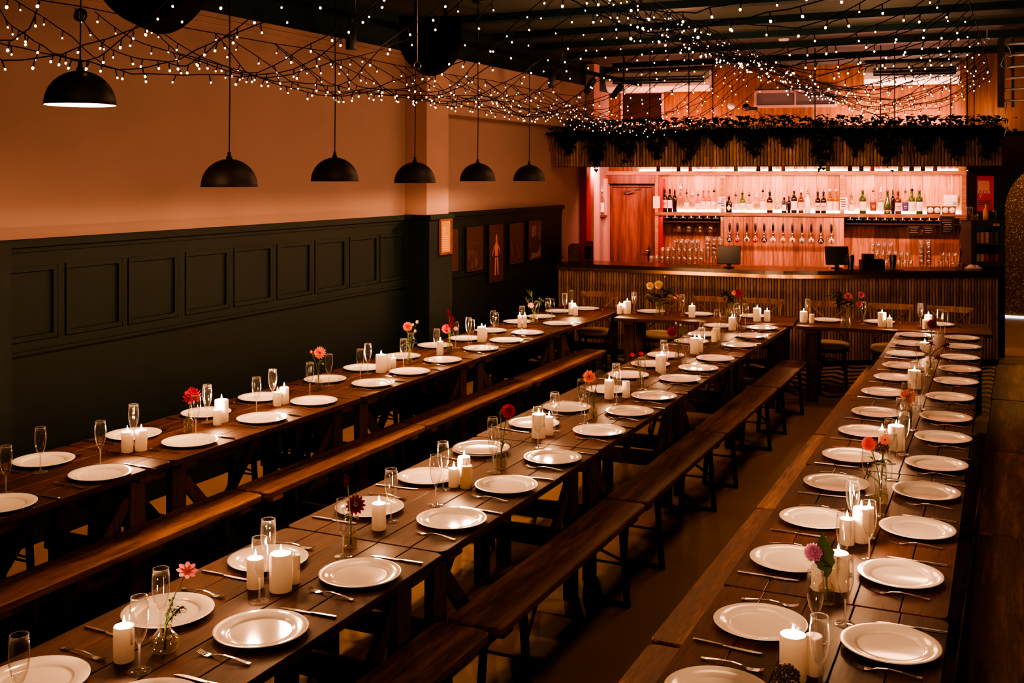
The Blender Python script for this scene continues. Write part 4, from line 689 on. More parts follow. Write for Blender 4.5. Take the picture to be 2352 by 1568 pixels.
# ------------------------------------------------------------------ fairy lights
m = MB(); m.ball((0,0,-.043), .0058, 8, 5, 0, 1.2); FB = m.mesh('fairy_bulb', [M['bulb']])
m = MB(); m.ball((0,0,-.043), .0045, 8, 5, 0, 1.2); FB2 = m.mesh('fairy_bulb_small', [M['bulb']])
def lag(x, pts):
    s_ = 0
    for i, (xi, zi) in enumerate(pts):
        t_ = zi
        for j, (xj, _) in enumerate(pts):
            if j != i: t_ *= (x-xj)/(xi-xj)
        s_ += t_
    return s_
SW = {'left': [(-5.0,3.22),(-4.03,2.80),(-2.45,3.52)], 'right': [(-2.45,3.52),(-1.335,2.90),(-.28,3.28)]}
def strand(side, ya, yb, sag, lab, spacing):
    pts3 = SW[side]; x0, x1 = pts3[0][0], pts3[2][0]; n = 30; path = []; ph = random.uniform(0, 6)
    for i in range(n+1):
        f = i/n; x = x0+(x1-x0)*f; z = lag(x, pts3)-sag*math.sin(PI*f)+.022*math.sin(f*17+ph)+random.uniform(-.008,.008)
        e_ = min(1, 6*f, 6*(1-f)); z0_ = lag(x, pts3); path.append(Vector((x+.03*e_*math.sin(f*13+ph), ya+(yb-ya)*f+.05*e_*math.sin(f*11+ph*2), z0_+(z-z0_)*e_)))
    rt = thing('fairy_light_strand', lab, 'fairy lights', tuple(path[0]), 0, 'fairy lights draped below the ceiling')
    m = MB(); L0 = [p-path[0] for p in path]; m.tube(L0, .0030, 5)
    acc = random.uniform(0, spacing); bl = []
    for i in range(n):
        a, b = L0[i], L0[i+1]; d = (b-a).length
        while acc < d:
            p = a.lerp(b, acc/d); tilt = Vector((random.uniform(-.4,.4), random.uniform(-.4,.4), -1)).normalized()
            e = p+tilt*.037; m.tube([tuple(p), tuple(e)], .0032, 5); bl.append((p, tilt)); acc += spacing*random.uniform(.8, 1.2)
        acc -= d
    ob('cable', m.mesh('cable', [M['cable']]), rt)
    for p, tl in bl:
        o = ob('bulb', FB if random.random() < .6 else FB2, rt, tuple(p)); o.rotation_euler = tl.to_track_quat('-Z', 'Y').to_euler()
def support(x, z, y0, y1, lab):
    m = MB(); m.tube([(0, (y1-y0)*i/12, -.02*math.sin(PI*(i % 3)/3)) for i in range(13)], .0035, 6); tag(ob('support_wire', m.mesh('support_wire', [M['cable']]), None, (x, y0, z)), lab, 'wire', 'wires holding the fairy lights')
support(-5.0, 3.235, 2.0, 12.9, 'taut black wire holding fairy lights along the orange wall')
support(-2.45, 3.535, 2.0, 12.9, 'taut black wire holding the middle crest of the fairy lights')
support(-.28, 3.295, 3.4, 12.9, 'taut black wire holding fairy lights at the ladder truss side')
NL = 34
for k in range(NL):
    y = 2.3+(12.5-2.3)*(k+.5)/NL; dr = (1 if k % 2 else -1)*random.uniform(.5,1.1)
    strand('left', y-dr/2, min(12.7, y+dr/2), random.uniform(-.05,.05), 'black fairy light strand in the swag by the orange wall, %s from the near end' % ordn(k), .152)
NR = 27
for k in range(NR):
    y = 3.6+(12.5-3.6)*((k+.5)/NR)**.85; dr = (1 if k % 2 else -1)*random.uniform(.3,.9)
    strand('right', min(12.6, y-dr/2), min(12.6, y+dr/2), random.uniform(-.09,.06), 'black fairy light strand in the swag before the bar, %s from the near end' % ordn(k), .150)

# ------------------------------------------------------------------ bar counter
def offs(poly, d):
    out = []; n = len(poly)
    for i, p in enumerate(poly):
        a = Vector(poly[max(i-1, 0)]); b = Vector(poly[min(i+1, n-1)]); t = (b-a).normalized(); nn = Vector((t.y, -t.x)); out.append((p[0]+nn.x*d, p[1]+nn.y*d))
    return out
BP = [(-5.42,13.01),(-3.0,13.0),(-2.75,13.005),(-2.55,13.04),(-2.38,13.10),(-2.2,13.18),(-.245,14.19)]
def ribbon(poly, z0, z1, mb, mat=0, smooth=False):
    n = len(poly); vs = [(x, y, z0) for x, y in poly]+[(x, y, z1) for x, y in poly]; mb.add(vs, [(i, i+1, n+i+1, n+i) for i in range(n-1)], mat, smooth)
def band(poly_o, poly_i, z0, z1, mb, mat=0):
    n = len(poly_o); ring = poly_o+list(reversed(poly_i)); k = len(ring)
    vs = [(x, y, z0) for x, y in ring]+[(x, y, z1) for x, y in ring]
    fs = [(i, (i+1) % k, k+(i+1) % k, k+i) for i in range(k)]
    for i in range(n-1): fs += [(k+i, k+i+1, k+k-2-i, k+k-1-i), (i+1, i, k-1-i, k-2-i)]
    mb.add(vs, fs, mat)
def slats(poly, z0, z1, pitch, mb, r=.5, mat=0):
    for a, b in zip(poly[:-1], poly[1:]):
        a = Vector(a); b = Vector(b); L = (b-a).length; t = (b-a)/L; nn = Vector((t.y, -t.x)); n = max(1, round(L/pitch))
        for k in range(n):
            c_ = a+t*(L*(k+.5)/n); w = L/n*.86; d = pitch*.42*random.uniform(.85,1.1)
            sec = [(-w/2,0),(-w/2,d*.45),(-w*.28,d*.92),(0,d),(w*.28,d*.92),(w/2,d*.45),(w/2,0)]
            P = [(c_+t*q[0]+nn*q[1]) for q in sec]
            vs = [(p.x, p.y, z0) for p in P]+[(p.x, p.y, z1) for p in P]; kk = len(P)
            mb.add(vs, [(i, i+1, kk+i+1, kk+i) for i in range(kk-1)]+[tuple(reversed(range(kk))), tuple(range(kk, 2*kk))], mat)
bar = thing('bar_counter', 'long slatted wooden bar counter with dark top across the room', 'bar', (0,0,0))
mb = MB(); ribbon(BP, .02, 1.04, mb, 1); slats(BP, .06, 1.035, .036, mb); ob('slat_panel', mb.mesh('slat_panel', [M['slat'], M['darkwall']]), bar)
mb = MB(); band(offs(BP, .07), offs(BP, -.52), 1.075, 1.12, mb); ob('countertop', mb.mesh('countertop', [pm('bar_top', (.045,.024,.016), .22, spec=.6, var=.4, bscale=25)]), bar)
mb = MB(); ribbon(offs(BP, .045), 1.03, 1.075, mb, 0, True); ob('brass_edge', mb.mesh('brass_edge', [M['brass']]), bar)['label'] = 'reflective copper strip below the bar top'
mb = MB(); band(offs(BP, .01), offs(BP, -.03), 0, .06, mb); ob('kick_board', mb.mesh('kick_board', [M['black']]), bar)
mb = MB(); a = Vector(BP[-1]); mb.add([(a.x, a.y, 0), (a.x-.26, a.y+.45, 0), (a.x-.26, a.y+.45, 1.075), (a.x, a.y, 1.075)], [(0,1,2,3)]); ob('end_panel', mb.mesh('end_panel', [M['darkwall']]), bar)
# canopy
CP = [(-5.40,12.86),(-3.0,12.92),(-2.4,13.02),(-.20,14.06)]
cn = thing('bar_canopy', 'suspended slatted wooden canopy over the bar with greenery along the top', 'canopy', (0,0,0))
mb = MB(); ribbon(CP, 2.365, 2.83, mb, 1); slats(CP, 2.36, 2.84, .040, mb); ob('slat_fascia', mb.mesh('slat_fascia', [M['slat'], M['darkwall']]), cn)
mb = MB(); band(CP, offs(CP, -.30), 2.355, 2.375, mb); ob('underside', mb.mesh('underside', [M['darkwall']]), cn)
mb = MB(); band(offs(CP, -.02), offs(CP, -.30), 2.70, 2.72, mb); ob('planter_tray', mb.mesh('planter_tray', [M['black']]), cn)
mb = MB(); p = Vector(CP[-1]); q = Vector(offs(CP, -.30)[-1]); mb.add([(p.x,p.y,2.355),(q.x,q.y,2.355),(q.x,q.y,2.84),(p.x,p.y,2.84)], [(0,1,2,3)]); ob('end_panel', mb.mesh('end_panel', [M['slat']]), cn)
for x in (-4.55,-4.2,-3.7,-3.4,-2.2,-1.5,-1.35,-.75,-.5):
    yy = 13.05+(0 if x < -2.4 else (x+2.4)*.47); mb = MB(); mb.tube([(x, yy, 2.70),(x, yy, ZC)], .006, 6); ob('suspension_rod', mb.mesh('suspension_rod', [M['steel']]), cn)
# greenery along the canopy
def along(poly, s_):
    tot = sum((Vector(b)-Vector(a)).length for a, b in zip(poly[:-1], poly[1:])); d = s_*tot
    for a, b in zip(poly[:-1], poly[1:]):
        L = (Vector(b)-Vector(a)).length
        if d <= L or b == poly[-1]: t = (Vector(b)-Vector(a))/L; return Vector(a)+t*min(d, L), t
        d -= L
for k in range(14):
    s0 = (k+.5)/14; p, t = along(CP, s0); nn = Vector((t.y, -t.x)); base = Vector((p.x-nn.x*.10, p.y-nn.y*.10, 2.72)); m = MB(); hang = random.uniform(.20,.42)
    if k in (1, 10, 8): hang = .52
    for j in range(420):
        u = random.gauss(0, .13); f = random.random()
        if f < .42: q = base+Vector((t.x*u, t.y*u, 0))+Vector((nn.x, nn.y, 0))*random.uniform(-.08,.16)+Vector((0,0,random.uniform(.0,.24)))
        else:
            dz = random.random()**1.3*hang*max(.15, 1-abs(u)/.24); q = base+Vector((t.x*u*.9, t.y*u*.9, .08-dz))+Vector((nn.x, nn.y, 0))*random.uniform(.135,.20)
        a = random.uniform(0, 2*PI); leaf(m, q-base, Vector((math.cos(a)+nn.x*.4, math.sin(a)+nn.y*.4, random.uniform(-.9,.5))), random.uniform(.035,.085), random.uniform(.03,.07), .3, n=3, lobes=True)
    for j in range(5):
        a = random.uniform(-.15,.15); m.tube([tuple(Vector((t.x*a, t.y*a, 0))), tuple(Vector((t.x*a*1.6+nn.x*.12, t.y*a*1.6+nn.y*.12, .14))), tuple(Vector((t.x*a*2+nn.x*.2, t.y*a*2+nn.y*.2, -hang*.6)))], .004, 5)
    tag(ob('trailing_ivy', m.mesh('trailing_ivy', [M['ivy']]), None, tuple(base)), 'dark trailing ivy clump on the canopy, %s from the wall' % ORD[k], 'plant', 'ivy along the canopy')

# ------------------------------------------------------------------ back bar
def B(name, label, cat, s_, z, dd=0.0, group=None): # thing on the back bar
    return thing(name, label, cat, bbo(s_, dd, z), BAR_ANG, group)
sh = B('back_bar_shelving', 'wooden back bar shelving with two lit shelves behind the counter', 'shelving', 0, 0)
SL, SR = .72, 4.905
mb = MB(); mb.rbox(((0+SR)/2, .15, 2.28), (SR, .32, .056), .004); ob('upper_shelf', mb.mesh('upper_shelf', [M['shelf']]), sh)
mb = MB(); mb.rbox(((SL+SR)/2, .15, 1.695), (SR-SL, .32, .05), .004); ob('lower_shelf', mb.mesh('lower_shelf', [M['shelf']]), sh)
for s_, w in ((.744,.05),(1.679,.048),(3.31,.052),(4.875,.06)):
    mb = MB(); zt = 2.252; zb = 1.72 if s_ in (1.679, 3.31) else .0
    mb.rbox((s_, .15, (zt+zb)/2), (w, .30, zt-zb), .003); ob('upright', mb.mesh('upright', [M['shelf']]), sh)
for s_ in (1.655+.02, 3.335-.02):
    mb = MB(); mb.rbox((s_, .16, .83), (.04, .30, 1.66), .003); ob('upright', mb.mesh('upright', [M['shelf']]), sh)
def boards(s0, s1, z0, z1, y, n, mb):
    w = (s1-s0)/n
    for i in range(n): mb.rbox((s0+w*(i+.5), y, (z0+z1)/2), (w-.003, .018, z1-z0), .002)
mb = MB(); boards(.77, 4.85, .95, 2.25, .305, 26, mb); ob('back_panel', mb.mesh('back_panel', [M['pine']]), sh)
mb = MB(); boards(1.70, 3.33, .95, 1.668, .015, 12, mb); ob('tap_panel', mb.mesh('tap_panel', [M['pine']]), sh)
mb = MB(); mb.box((.80, .16, 1.6), (.06, .28, 1.2)); ob('side_lining', mb.mesh('side_lining', [M['redpaint']]), sh)['label'] = 'bright red lining of the left bay'
mb = MB(); mb.rbox(((.62+4.9)/2, -.14, .96), (4.28, .86, .05), .004); ob('worktop', mb.mesh('worktop', [M['doorwood']]), sh)
for nm, z in (('upper', 2.325), ('lower', 1.735)):
    mb = MB(); a = .45 if nm == 'upper' else .80; mb.box(((a+4.83)/2, .275, z), (4.83-a, .02, .028)); ob('light_strip', mb.mesh('light_strip', [M['led']]), sh)
for s0, s1 in ((.83, 1.64), (3.36, 4.84)):
    mb = MB(); mb.box(((s0+s1)/2, .16, 1.58), (s1-s0, .27, .02)); mb.box(((s0+s1)/2, .28, 1.60), (s1-s0, .02, .12)); ob('rack_board', mb.mesh('rack_board', [M['darkwall']]), sh)
    mb = MB(); n = max(3, round((s1-s0)/.118))
    for i in range(n):
        x = s0+(s1-s0)*(i+.5)/n
        if x > 4.62: continue
        mb.box((x, .05, 1.655), (.008, .01, .03)); mb.box((x, .14, 1.638), (.07, .20, .006)); mb.box((x-.033, .14, 1.632), (.006, .20, .012)); mb.box((x+.033, .14, 1.632), (.006, .20, .012))
    ob('glass_rail', mb.mesh('glass_rail', [M['brass']]), sh)
# lintel over the door and door
mb = MB(); mb.box((.36, .10, 2.19), (.72, .25, .12)); ob('lintel', mb.mesh('lintel', [M['doorwood']]), sh)
dr = ob('door_1', None, None, bbo(.365, -.16, 0), BAR_ANG); dr['kind'] = 'structure'; dr['label'] = 'dark reddish brown wooden door left of the bottle shelves'
mb = MB(); mb.rbox((0, 0, 1.04), (.57, .04, 2.06), .004); ob('door_leaf', mb.mesh('door_leaf', [M['doorwood']]), dr)
mb = MB()
for sx in (-1, 1): mb.rbox((sx*.315, -.01, 1.06), (.06, .08, 2.12), .004)
mb.rbox((0, -.01, 2.10), (.57, .08, .05), .004); ob('door_frame', mb.mesh('door_frame', [M['doorwood']]), dr)
mb = MB(); mb.box((-.05, -.045, 2.0), (.12, .045, .04)); mb.bar((.0, -.06, 2.03), (.12, -.05, 2.06), .012, .02); mb.bar((-.08, -.06, 1.98), (.05, -.11, 2.02), .012, .02); ob('door_closer', mb.mesh('door_closer', [M['chrome']]), dr)
mb = MB(); mb.rbox((.25, -.03, 1.12), (.035, .02, .20), .004); mb.tube([(.25,-.04,1.15),(.25,-.07,1.15),(.19,-.07,1.15)], .009, 8); ob('door_handle', mb.mesh('door_handle', [M['chrome']]), dr)
# pale wall left of the door
mb = MB(); mb.box((.0, .05, 1.1), (.12, .36, 2.2)); struct('wall_bar_end', mb, [M['pinkwall']], 'pink lit wall between the red post and the door', bbo(-.02, 0, 0), BAR_ANG)

# bottles
BT = {'clear_glass': glass('bottle_clear', base=.10, edge=.7, tint=.86, col=(1,.96,.92)), 'pink': glass('bottle_pink', base=.10, edge=.6, tint=.85, col=(1,.62,.60)), 'yellow': glass('bottle_yellow', base=.1, edge=.6, tint=.85, col=(1,.86,.42)),
      'greenc': glass('bottle_greenclear', base=.1, edge=.6, tint=.8, col=(.45,.75,.25)), 'dark': pm('bottle_dark', (.012,.008,.006), .12, spec=.6), 'green': pm('bottle_green', (.035,.075,.012), .12, spec=.6), 'amber': pm('bottle_amber', (.10,.025,.008), .12, spec=.6), 'white': pm('bottle_white', (.80,.70,.66), .35)}
LB = {'white': pm('label_white', (.82,.74,.70), .6), 'orange': pm('label_orange', (.78,.40,.18), .6), 'red': pm('label_red', (.55,.03,.03), .6), 'blue': pm('label_blue', (.05,.06,.20), .6), 'pink': pm('label_pink', (.80,.42,.38), .6), 'black': M['black'], 'yellow': pm('label_yellow', (.70,.42,.08), .6), 'brown': pm('label_brown', (.16,.05,.03), .6), 'green': pm('label_green', (.08,.2,.05), .6)}
# kind: (glass, profile, label colour, cap colour, words)
BK = {'wine_a':('dark','wine','white','black','dark wine bottle with white label'),'wine_b':('dark','wine','pink','brown','dark wine bottle with low pale label'),'wine_c':('dark','wine',None,'brown','slim dark wine bottle'),'clear_tall':('clear_glass','tall',None,'white','tall clear spirit bottle'),'clear_label':('clear_glass','std','white','black','clear spirit bottle with pale label'),'clear_sq':('clear_glass','square',None,'white','square clear spirit bottle'),'rose':('pink','std','white','black','pale pink bottle with tall white label'),'pinkclear':('pink','std','white','red','pink gin bottle with white label'),'clear':('clear_glass','std','white','black','clear bottle with pourer'),
 'apothecary':('dark','squat','diamond','black','black apothecary bottle with diamond label'),'greenclear':('greenc','std','white','black','green tinted clear bottle'),'black':('dark','std','yellow','black','black liqueur bottle with gold label'),'globe':('clear_glass','globe','yellow','white','round clear bottle with heart label'),'dark_sq':('dark','square','white','pink','square dark bottle with white label'),'dark_label':('dark','std','white','pink','dark bottle with tapered white label'),'amber':('amber','std','orange','white','amber bottle with large orange label'),'white':('white','std',None,'brown','white bottle with brown cap'),'black_star':('dark','broad','pink','black','black bottle with star-shaped pink label'),
 'yellow':('yellow','broad','white','white','pale yellow spirit bottle with white cap'),'square_label':('clear_glass','square','white','red','square bottle with broad white label'),'green_label':('green','broad','white','red','green whiskey bottle with cream label'),'darklabel_clear':('clear_glass','broad','brown','brown','clear bottle with brown label'),'whiteclear':('clear_glass','std','white','white','clear bottle with white label and white pourer'),'green_red':('green','cone','red','brown','green conical bottle with red band'),'rosebrown':('amber','broad','pink','brown','rose-brown bottle with pink label'),'blue_label':('clear_glass','broad','blue','brown','clear bottle with blue and red label'),'green_round':('greenc','broad','white','black','green vermouth bottle with round white label'),'green_white':('green','broad','white','red','green vermouth bottle with tall white label')}
def bottle(kind, r, h):
    g, pf, lb, cap, words = BK[kind]
    P = {'wine':[(.9,0),(1,.02),(1,.60),(.85,.66),(.42,.76),(.36,.80),(.36,.97),(.42,.975),(.42,1)],'tall':[(.9,0),(1,.02),(.95,.55),(.8,.66),(.38,.78),(.34,.82),(.34,.98),(.40,1)],'std':[(.9,0),(1,.02),(1,.58),(.88,.66),(.42,.76),(.36,.80),(.36,.96),(.45,.965),(.45,1)],
         'square':[(.92,0),(1,.02),(1,.62),(.9,.68),(.4,.74),(.36,.78),(.36,.95),(.45,1)],'squat':[(.9,0),(1,.02),(1,.60),(.8,.70),(.35,.76),(.32,.80),(.32,.97),(.4,1)],'globe':[(.35,0),(.42,.04),(.75,.12),(1,.42),(.9,.62),(.55,.78),(.3,.84),(.3,1)],'broad':[(.9,0),(1,.02),(1,.60),(.9,.67),(.45,.74),(.38,.79),(.36,.96),(.44,.965),(.44,1)],'cone':[(.95,0),(1,.02),(1,.25),(.85,.42),(.5,.64),(.36,.76),(.34,.97),(.4,1)]}[pf]
    n = 20; fl = (lambda j, z: .10*abs(math.sin(2*(j*2*PI/20)))-.03 if z < h*.64 else 0) if pf == 'square' else None
    m = MB(); m.capends = (False, True); m.lathe([(1e-4,0)]+[(a*r, b*h) for a, b in P], n, flute=fl); parts = [('bottle_body', clean(m.mesh('bottle_body', [BT[g]])))]
    if lb:
        m = MB(); z0, z1 = (.12*h, .50*h)
        if pf == 'wine': z0, z1 = .17*h, .52*h
        if pf == 'cone': z0, z1 = .10*h, .16*h
        if lb == 'diamond': m.add([(0,-r*1.04,.10*h),(r*.75,-r*1.04,.30*h),(0,-r*1.04,.50*h),(-r*.75,-r*1.04,.30*h)], [(0,1,2,3)]); mt = LB['white']
        elif pf == 'square': m.box((0, -r*1.06, (z0+z1)/2), (r*1.45, .002, z1-z0)); mt = LB[lb]
        else:
            pts = [(-r*1.02*math.cos(PI*.12+PI*.76*i/10), -r*1.02*math.sin(PI*.12+PI*.76*i/10)) for i in range(11)]
            if pf == 'globe': pts = [(a*.80, b*1.0-.001) for a, b in pts]; z0, z1 = .28*h, .50*h
            m.add([(x, y, z0) for x, y in pts]+[(x, y, z1) for x, y in pts], [(i, i+1, 12+i, 11+i) for i in range(10)], 0, True); mt = LB[lb]
            zz = z0+(z1-z0)*.55
            m.add([(-r*.5,-r*1.045,zz-.006),(r*.5,-r*1.045,zz-.006),(r*.5,-r*1.045,zz+.006),(-r*.5,-r*1.045,zz+.006)], [(0,1,2,3)], 1)
            m.add([(-r*.35,-r*1.045,zz-.026),(r*.35,-r*1.045,zz-.026),(r*.35,-r*1.045,zz-.020),(-r*.35,-r*1.045,zz-.020)], [(0,1,2,3)], 1)
        parts.append(('paper_label', m.mesh('paper_label', [mt, LB['pink' if lb != 'pink' else 'brown']])))
    m = MB(); m.capends = (True, True); cr_ = r*.46; m.lathe([(cr_,h*.93),(cr_,h+.004),(cr_*.8,h+.008)], 12)
    if pf not in ('wine', 'globe') and kind not in ('yellow','green_label'): m.tube([(0,0,h),(0,0,h+.03),(.012,-.005,h+.055)], [.006,.004,.003], 6)
    parts.append(('cap', m.mesh('cap', [LB[cap]])))
    return parts, words
seen = {}
for s_, h, r, k in BOTTLES:
    seen[k] = seen.get(k, 0)+1
cnt = {}
for i, (s_, h, r, k) in enumerate(BOTTLES):
    parts, words = bottle(k, r, h); cnt[k] = cnt.get(k, 0)+1
    lab = words+(' on the lower bar shelf' if seen[k] == 1 else ', %s one on the lower bar shelf' % ORD[cnt[k]-1])
    place(parts, 'bottle', lab, 'bottle', bbo(s_, -.12, 1.7205), BAR_ANG, 'bottles on the lower bar shelf')
for i, s_ in enumerate(TOPS):
    k = ['dark','clear_glass','pink','dark','clear_glass','yellow','amber','clear_glass','green','pink','clear_glass'][(i*7) % 11]; r = random.uniform(.030,.036); h = random.uniform(.26,.31)
    m = MB(); m.capends = (False, True); m.lathe([(1e-4,0),(r*.9,0),(r,.008),(r,h*.6),(r*.85,h*.67),(r*.4,h*.76),(r*.38,h)], 16)
    tag(ob('bottle', clean(m.mesh('shelf_bottle', [BT[k]])), None, bbo(s_, -.12, 2.3085), BAR_ANG), '%s bottle, %s from the left on the upper bar shelf' % ({'dark':'dark','clear_glass':'clear','pink':'pink','yellow':'yellow','amber':'amber','green':'green'}[k], ordn(i)), 'bottle', 'bottles on the upper bar shelf')
# small lantern bottle on a bracket left of the door
br = B('bracket_shelf', 'small dark shelf bracket beside the door', 'shelf', .0, 1.66, .20); mb = MB(); mb.rbox((-.02, 0, 0), (.14, .12, .03), .003); ob('shelf_board', mb.mesh('shelf_board', [M['doorwood']]), br)
pt, _ = bottle('whiteclear', .04, .36); place(pt, 'bottle', 'pale pink-capped bottle on the small shelf beside the door', 'bottle', bbo(-.02, .20, 1.677), BAR_ANG)
# cards on the uprights
for s_, z, cl, lb in ((.745, 1.86, 'pink', 'left'), (1.68, 1.86, 'blue', 'middle'), (3.33, 1.86, 'brown', 'right')):
    c_ = B('sign_card', 'small printed card taped to the %s shelf upright' % lb, 'card', s_, z, .008, 'cards on the shelf uprights'); mb = MB(); mb.box((0, 0, 0), (.10, .002, .17)); ob('card', mb.mesh('card', [M['paper']]), c_)
    mb = MB(); [mb.box((random.uniform(-.02,.02), -.002, .055-.032*k), (random.uniform(.04,.08), .001, .014)) for k in range(4)]; ob('print', mb.mesh('print', [LB[cl]]), c_)
# beer taps
TC = [('black','white'),('red','pink'),('white','brown'),('red','pink'),('black','white'),('white','white'),('yellow','white'),('white','yellow'),('bluepale','white'),('pink','white'),('black','white'),('white','pink')]
LB['bluepale'] = pm('badge_blue', (.22,.42,.55), .4)
WD = {'black':'black','red':'red','white':'white','yellow':'cream','bluepale':'blue','pink':'pink'}
for i, s_ in enumerate(TAPS):
    t_ = B('beer_tap', 'beer tap with black handle and %s round badge, %s from the left' % (WD[TC[i][0]], ORD[i]), 'beer tap', s_, 1.30, .01, 'beer taps on the wooden panel')
    m = MB(); m.capends = (True, True); m.lathe([(.022,0),(.022,.015),(.012,.02),(.012,.07)], 14, (0,0,.13), 0, Matrix.Translation((0,0,.13)) @ Matrix.Rotation(PI/2, 4, 'X') @ Matrix.Translation((0,0,-.13))); m.ball((0,-.075,.13), .02, 12, 7); m.tube([(0,-.075,.13),(0,-.085,.08),(0,-.10,.03)], [.012,.010,.009], 8); ob('faucet', m.mesh('faucet', [M['chrome']]), t_)
    m = MB(); m.capends = (True, True); m.lathe([(.006,.14),(.008,.17)], 10, (0,-.078,0)); m.lathe([(.010,.17),(.016,.20),(.016,.24),(.012,.272),(.005,.28)], 12, (0,-.08,0)); ob('tap_handle', m.mesh('tap_handle', [M['black']]), t_)
    m = MB(); m.capends = (True, True); RX = Matrix.Rotation(PI/2, 4, 'X'); m.lathe([(.037,.0),(.038,.004),(.038,.010)], 28, (0,0,0), 0, Matrix.Translation((0,-.088,.045)) @ RX)
    b_ = ob('badge', m.mesh('badge', [LB[TC[i][0]]]), t_)
    m = MB(); m.capends = (True, True)
    if TC[i][0] == 'black': m.ball((0,-.0995,.055), .014, 10, 5); m.add([(-.026,-.0995,.028),(.026,-.0995,.028),(.02,-.0995,.046),(-.02,-.0995,.046)], [(0,1,2,3)])
    else: m.lathe([(.022,.0),(.022,.002)], 20, (0,0,0), 0, Matrix.Translation((0,-.098,.045)) @ RX)
    ob('emblem', m.mesh('emblem', [LB[TC[i][1]]]), b_)
# glasses on the worktop and in the racks
m = MB(); m.lathe([(1e-4,.003),(.027,.003),(.030,0),(.036,.115),(.0345,.115),(.029,.008),(1e-4,.008)], 18); TUM = clean(m.mesh('tumbler', [M['vaseglass']]))
m = MB(); m.lathe([(1e-4,.003),(.026,.003),(.028,0),(.040,.15),(.0385,.15),(.027,.008),(1e-4,.008)], 18); PINT = clean(m.mesh('pint_glass', [M['vaseglass']]))
m = MB(); m.lathe([(.033,0),(.033,-.003),(.005,-.006),(.004,-.085),(.02,-.10),(.036,-.135),(.038,-.16),(.031,-.20),(.030,-.20),(.0365,-.16),(.0345,-.135),(.018,-.103)], 18); WG = m.mesh('wine_glass', [M['vaseglass']])
gi = 0; ZT = .9855
for layer, (n, s0, z) in enumerate(((10, .70, ZT), (8, .86, ZT+.1165), (5, 1.04, ZT+.233))):
    for d_ in (.10, .185):
        for k in range(n):
            s_ = s0+.0775*k
            if s_ > 1.44: continue
            tag(ob('tumbler', TUM, None, bbo(s_, d_, z), BAR_ANG), 'stacked tumbler, %s layer from worktop, %s row, %s from the left' % (ORD[layer], 'front' if d_ > .15 else 'rear', ORD[k]), 'glass', 'stacked tumblers left of the taps'); gi += 1
for st in range(3):
    for k in range(5):
        tag(ob('pint_glass', PINT, None, bbo(1.49+.086*st, .14, ZT+.062*k), BAR_ANG), 'pint glass nested in the %s tall stack left of the taps, %s from bottom' % (('left','middle','right')[st], ORD[k]), 'glass', 'nested pint glasses left of the taps')
for k in range(9):
    s_ = .98+.072*k+(.02 if k > 3 else 0)
    tag(ob('wine_glass', WG, None, bbo(s_, -.10 if k % 2 else -.18, 1.63), BAR_ANG), 'upside-down wine glass in left rack, %s from the left' % ORD[k], 'glass', 'wine glasses hanging in the racks')
for k in range(3): tag(ob('wine_glass', WG, None, bbo(4.27+.10*k, -.12, 1.63), BAR_ANG), 'upside-down wine glass in right rack, %s from the left' % ORD[k], 'glass', 'wine glasses hanging in the racks')
for layer, (n, s0) in enumerate(((7, 3.72), (6, 3.76), (4, 3.70))):
    for k in range(n): tag(ob('tumbler', TUM, None, bbo(s0+.078*k, .12, ZT+.1165*layer), BAR_ANG), 'stacked tumbler right of the taps, %s layer from worktop, %s from the left' % (ORD[layer], ORD[k]), 'glass', 'stacked tumblers right of the taps')
for st in range(2):
    for k in range(5): tag(ob('pint_glass', PINT, None, bbo(4.33+.09*st, .12, ZT+.062*k), BAR_ANG), 'pint glass nested in the %s stack right of the taps, %s from bottom' % (('left','right')[st], ORD[k]), 'glass', 'nested pint glasses right of the taps')
for layer, n in ((0, 4), (1, 3)):
    for k in range(n): tag(ob('tumbler', TUM, None, bbo(4.56+.078*k+.03*layer, .16, ZT+.1165*layer), BAR_ANG), 'tumbler by the shelving end, %s layer, %s from the left' % (ORD[layer], ORD[k]), 'glass', 'tumblers by the end of the shelving')
# cork-backed round lids and box on the lower shelf
for k in range(2):
    hd = B('lid_holder', 'dark wooden stand holding two round white lids, %s one' % ('left','right')[k], 'stand', 4.50+.19*k, 1.7205, -.07, 'stands with round lids'); mb = MB(); mb.rbox((0, .02, .055), (.175, .06, .11), .003); ob('stand_block', mb.mesh('stand_block', [M['doorwood']]), hd)
    for j in (-1, 1):
        m = MB(); m.capends = (True, True); m.lathe([(.038,0),(.039,.006),(.037,.009)], 26, (0,0,0), 0, Matrix.Translation((j*.043, -.012, .055)) @ Matrix.Rotation(PI/2, 4, 'X')); ob('round_lid', m.mesh('round_lid', [LB['white']]), hd)
bx = B('white_box', 'white junction box with a blue sticker above the round lids', 'box', 4.73, 1.905, -.24); mb = MB(); mb.rbox((0, 0, 0), (.17, .09, .15), .006); ob('casing', mb.mesh('casing', [M['white']]), bx); mb = MB(); mb.box((.05, -.047, -.04), (.05, .002, .05)); ob('sticker', mb.mesh('sticker', [LB['bluepale']]), bx)
mb = MB(); mb.tube([(0,-.03,.075),(.02,-.03,.2),(.01,-.05,.35)], .004, 6); ob('cable', mb.mesh('cable', [M['white']]), bx)
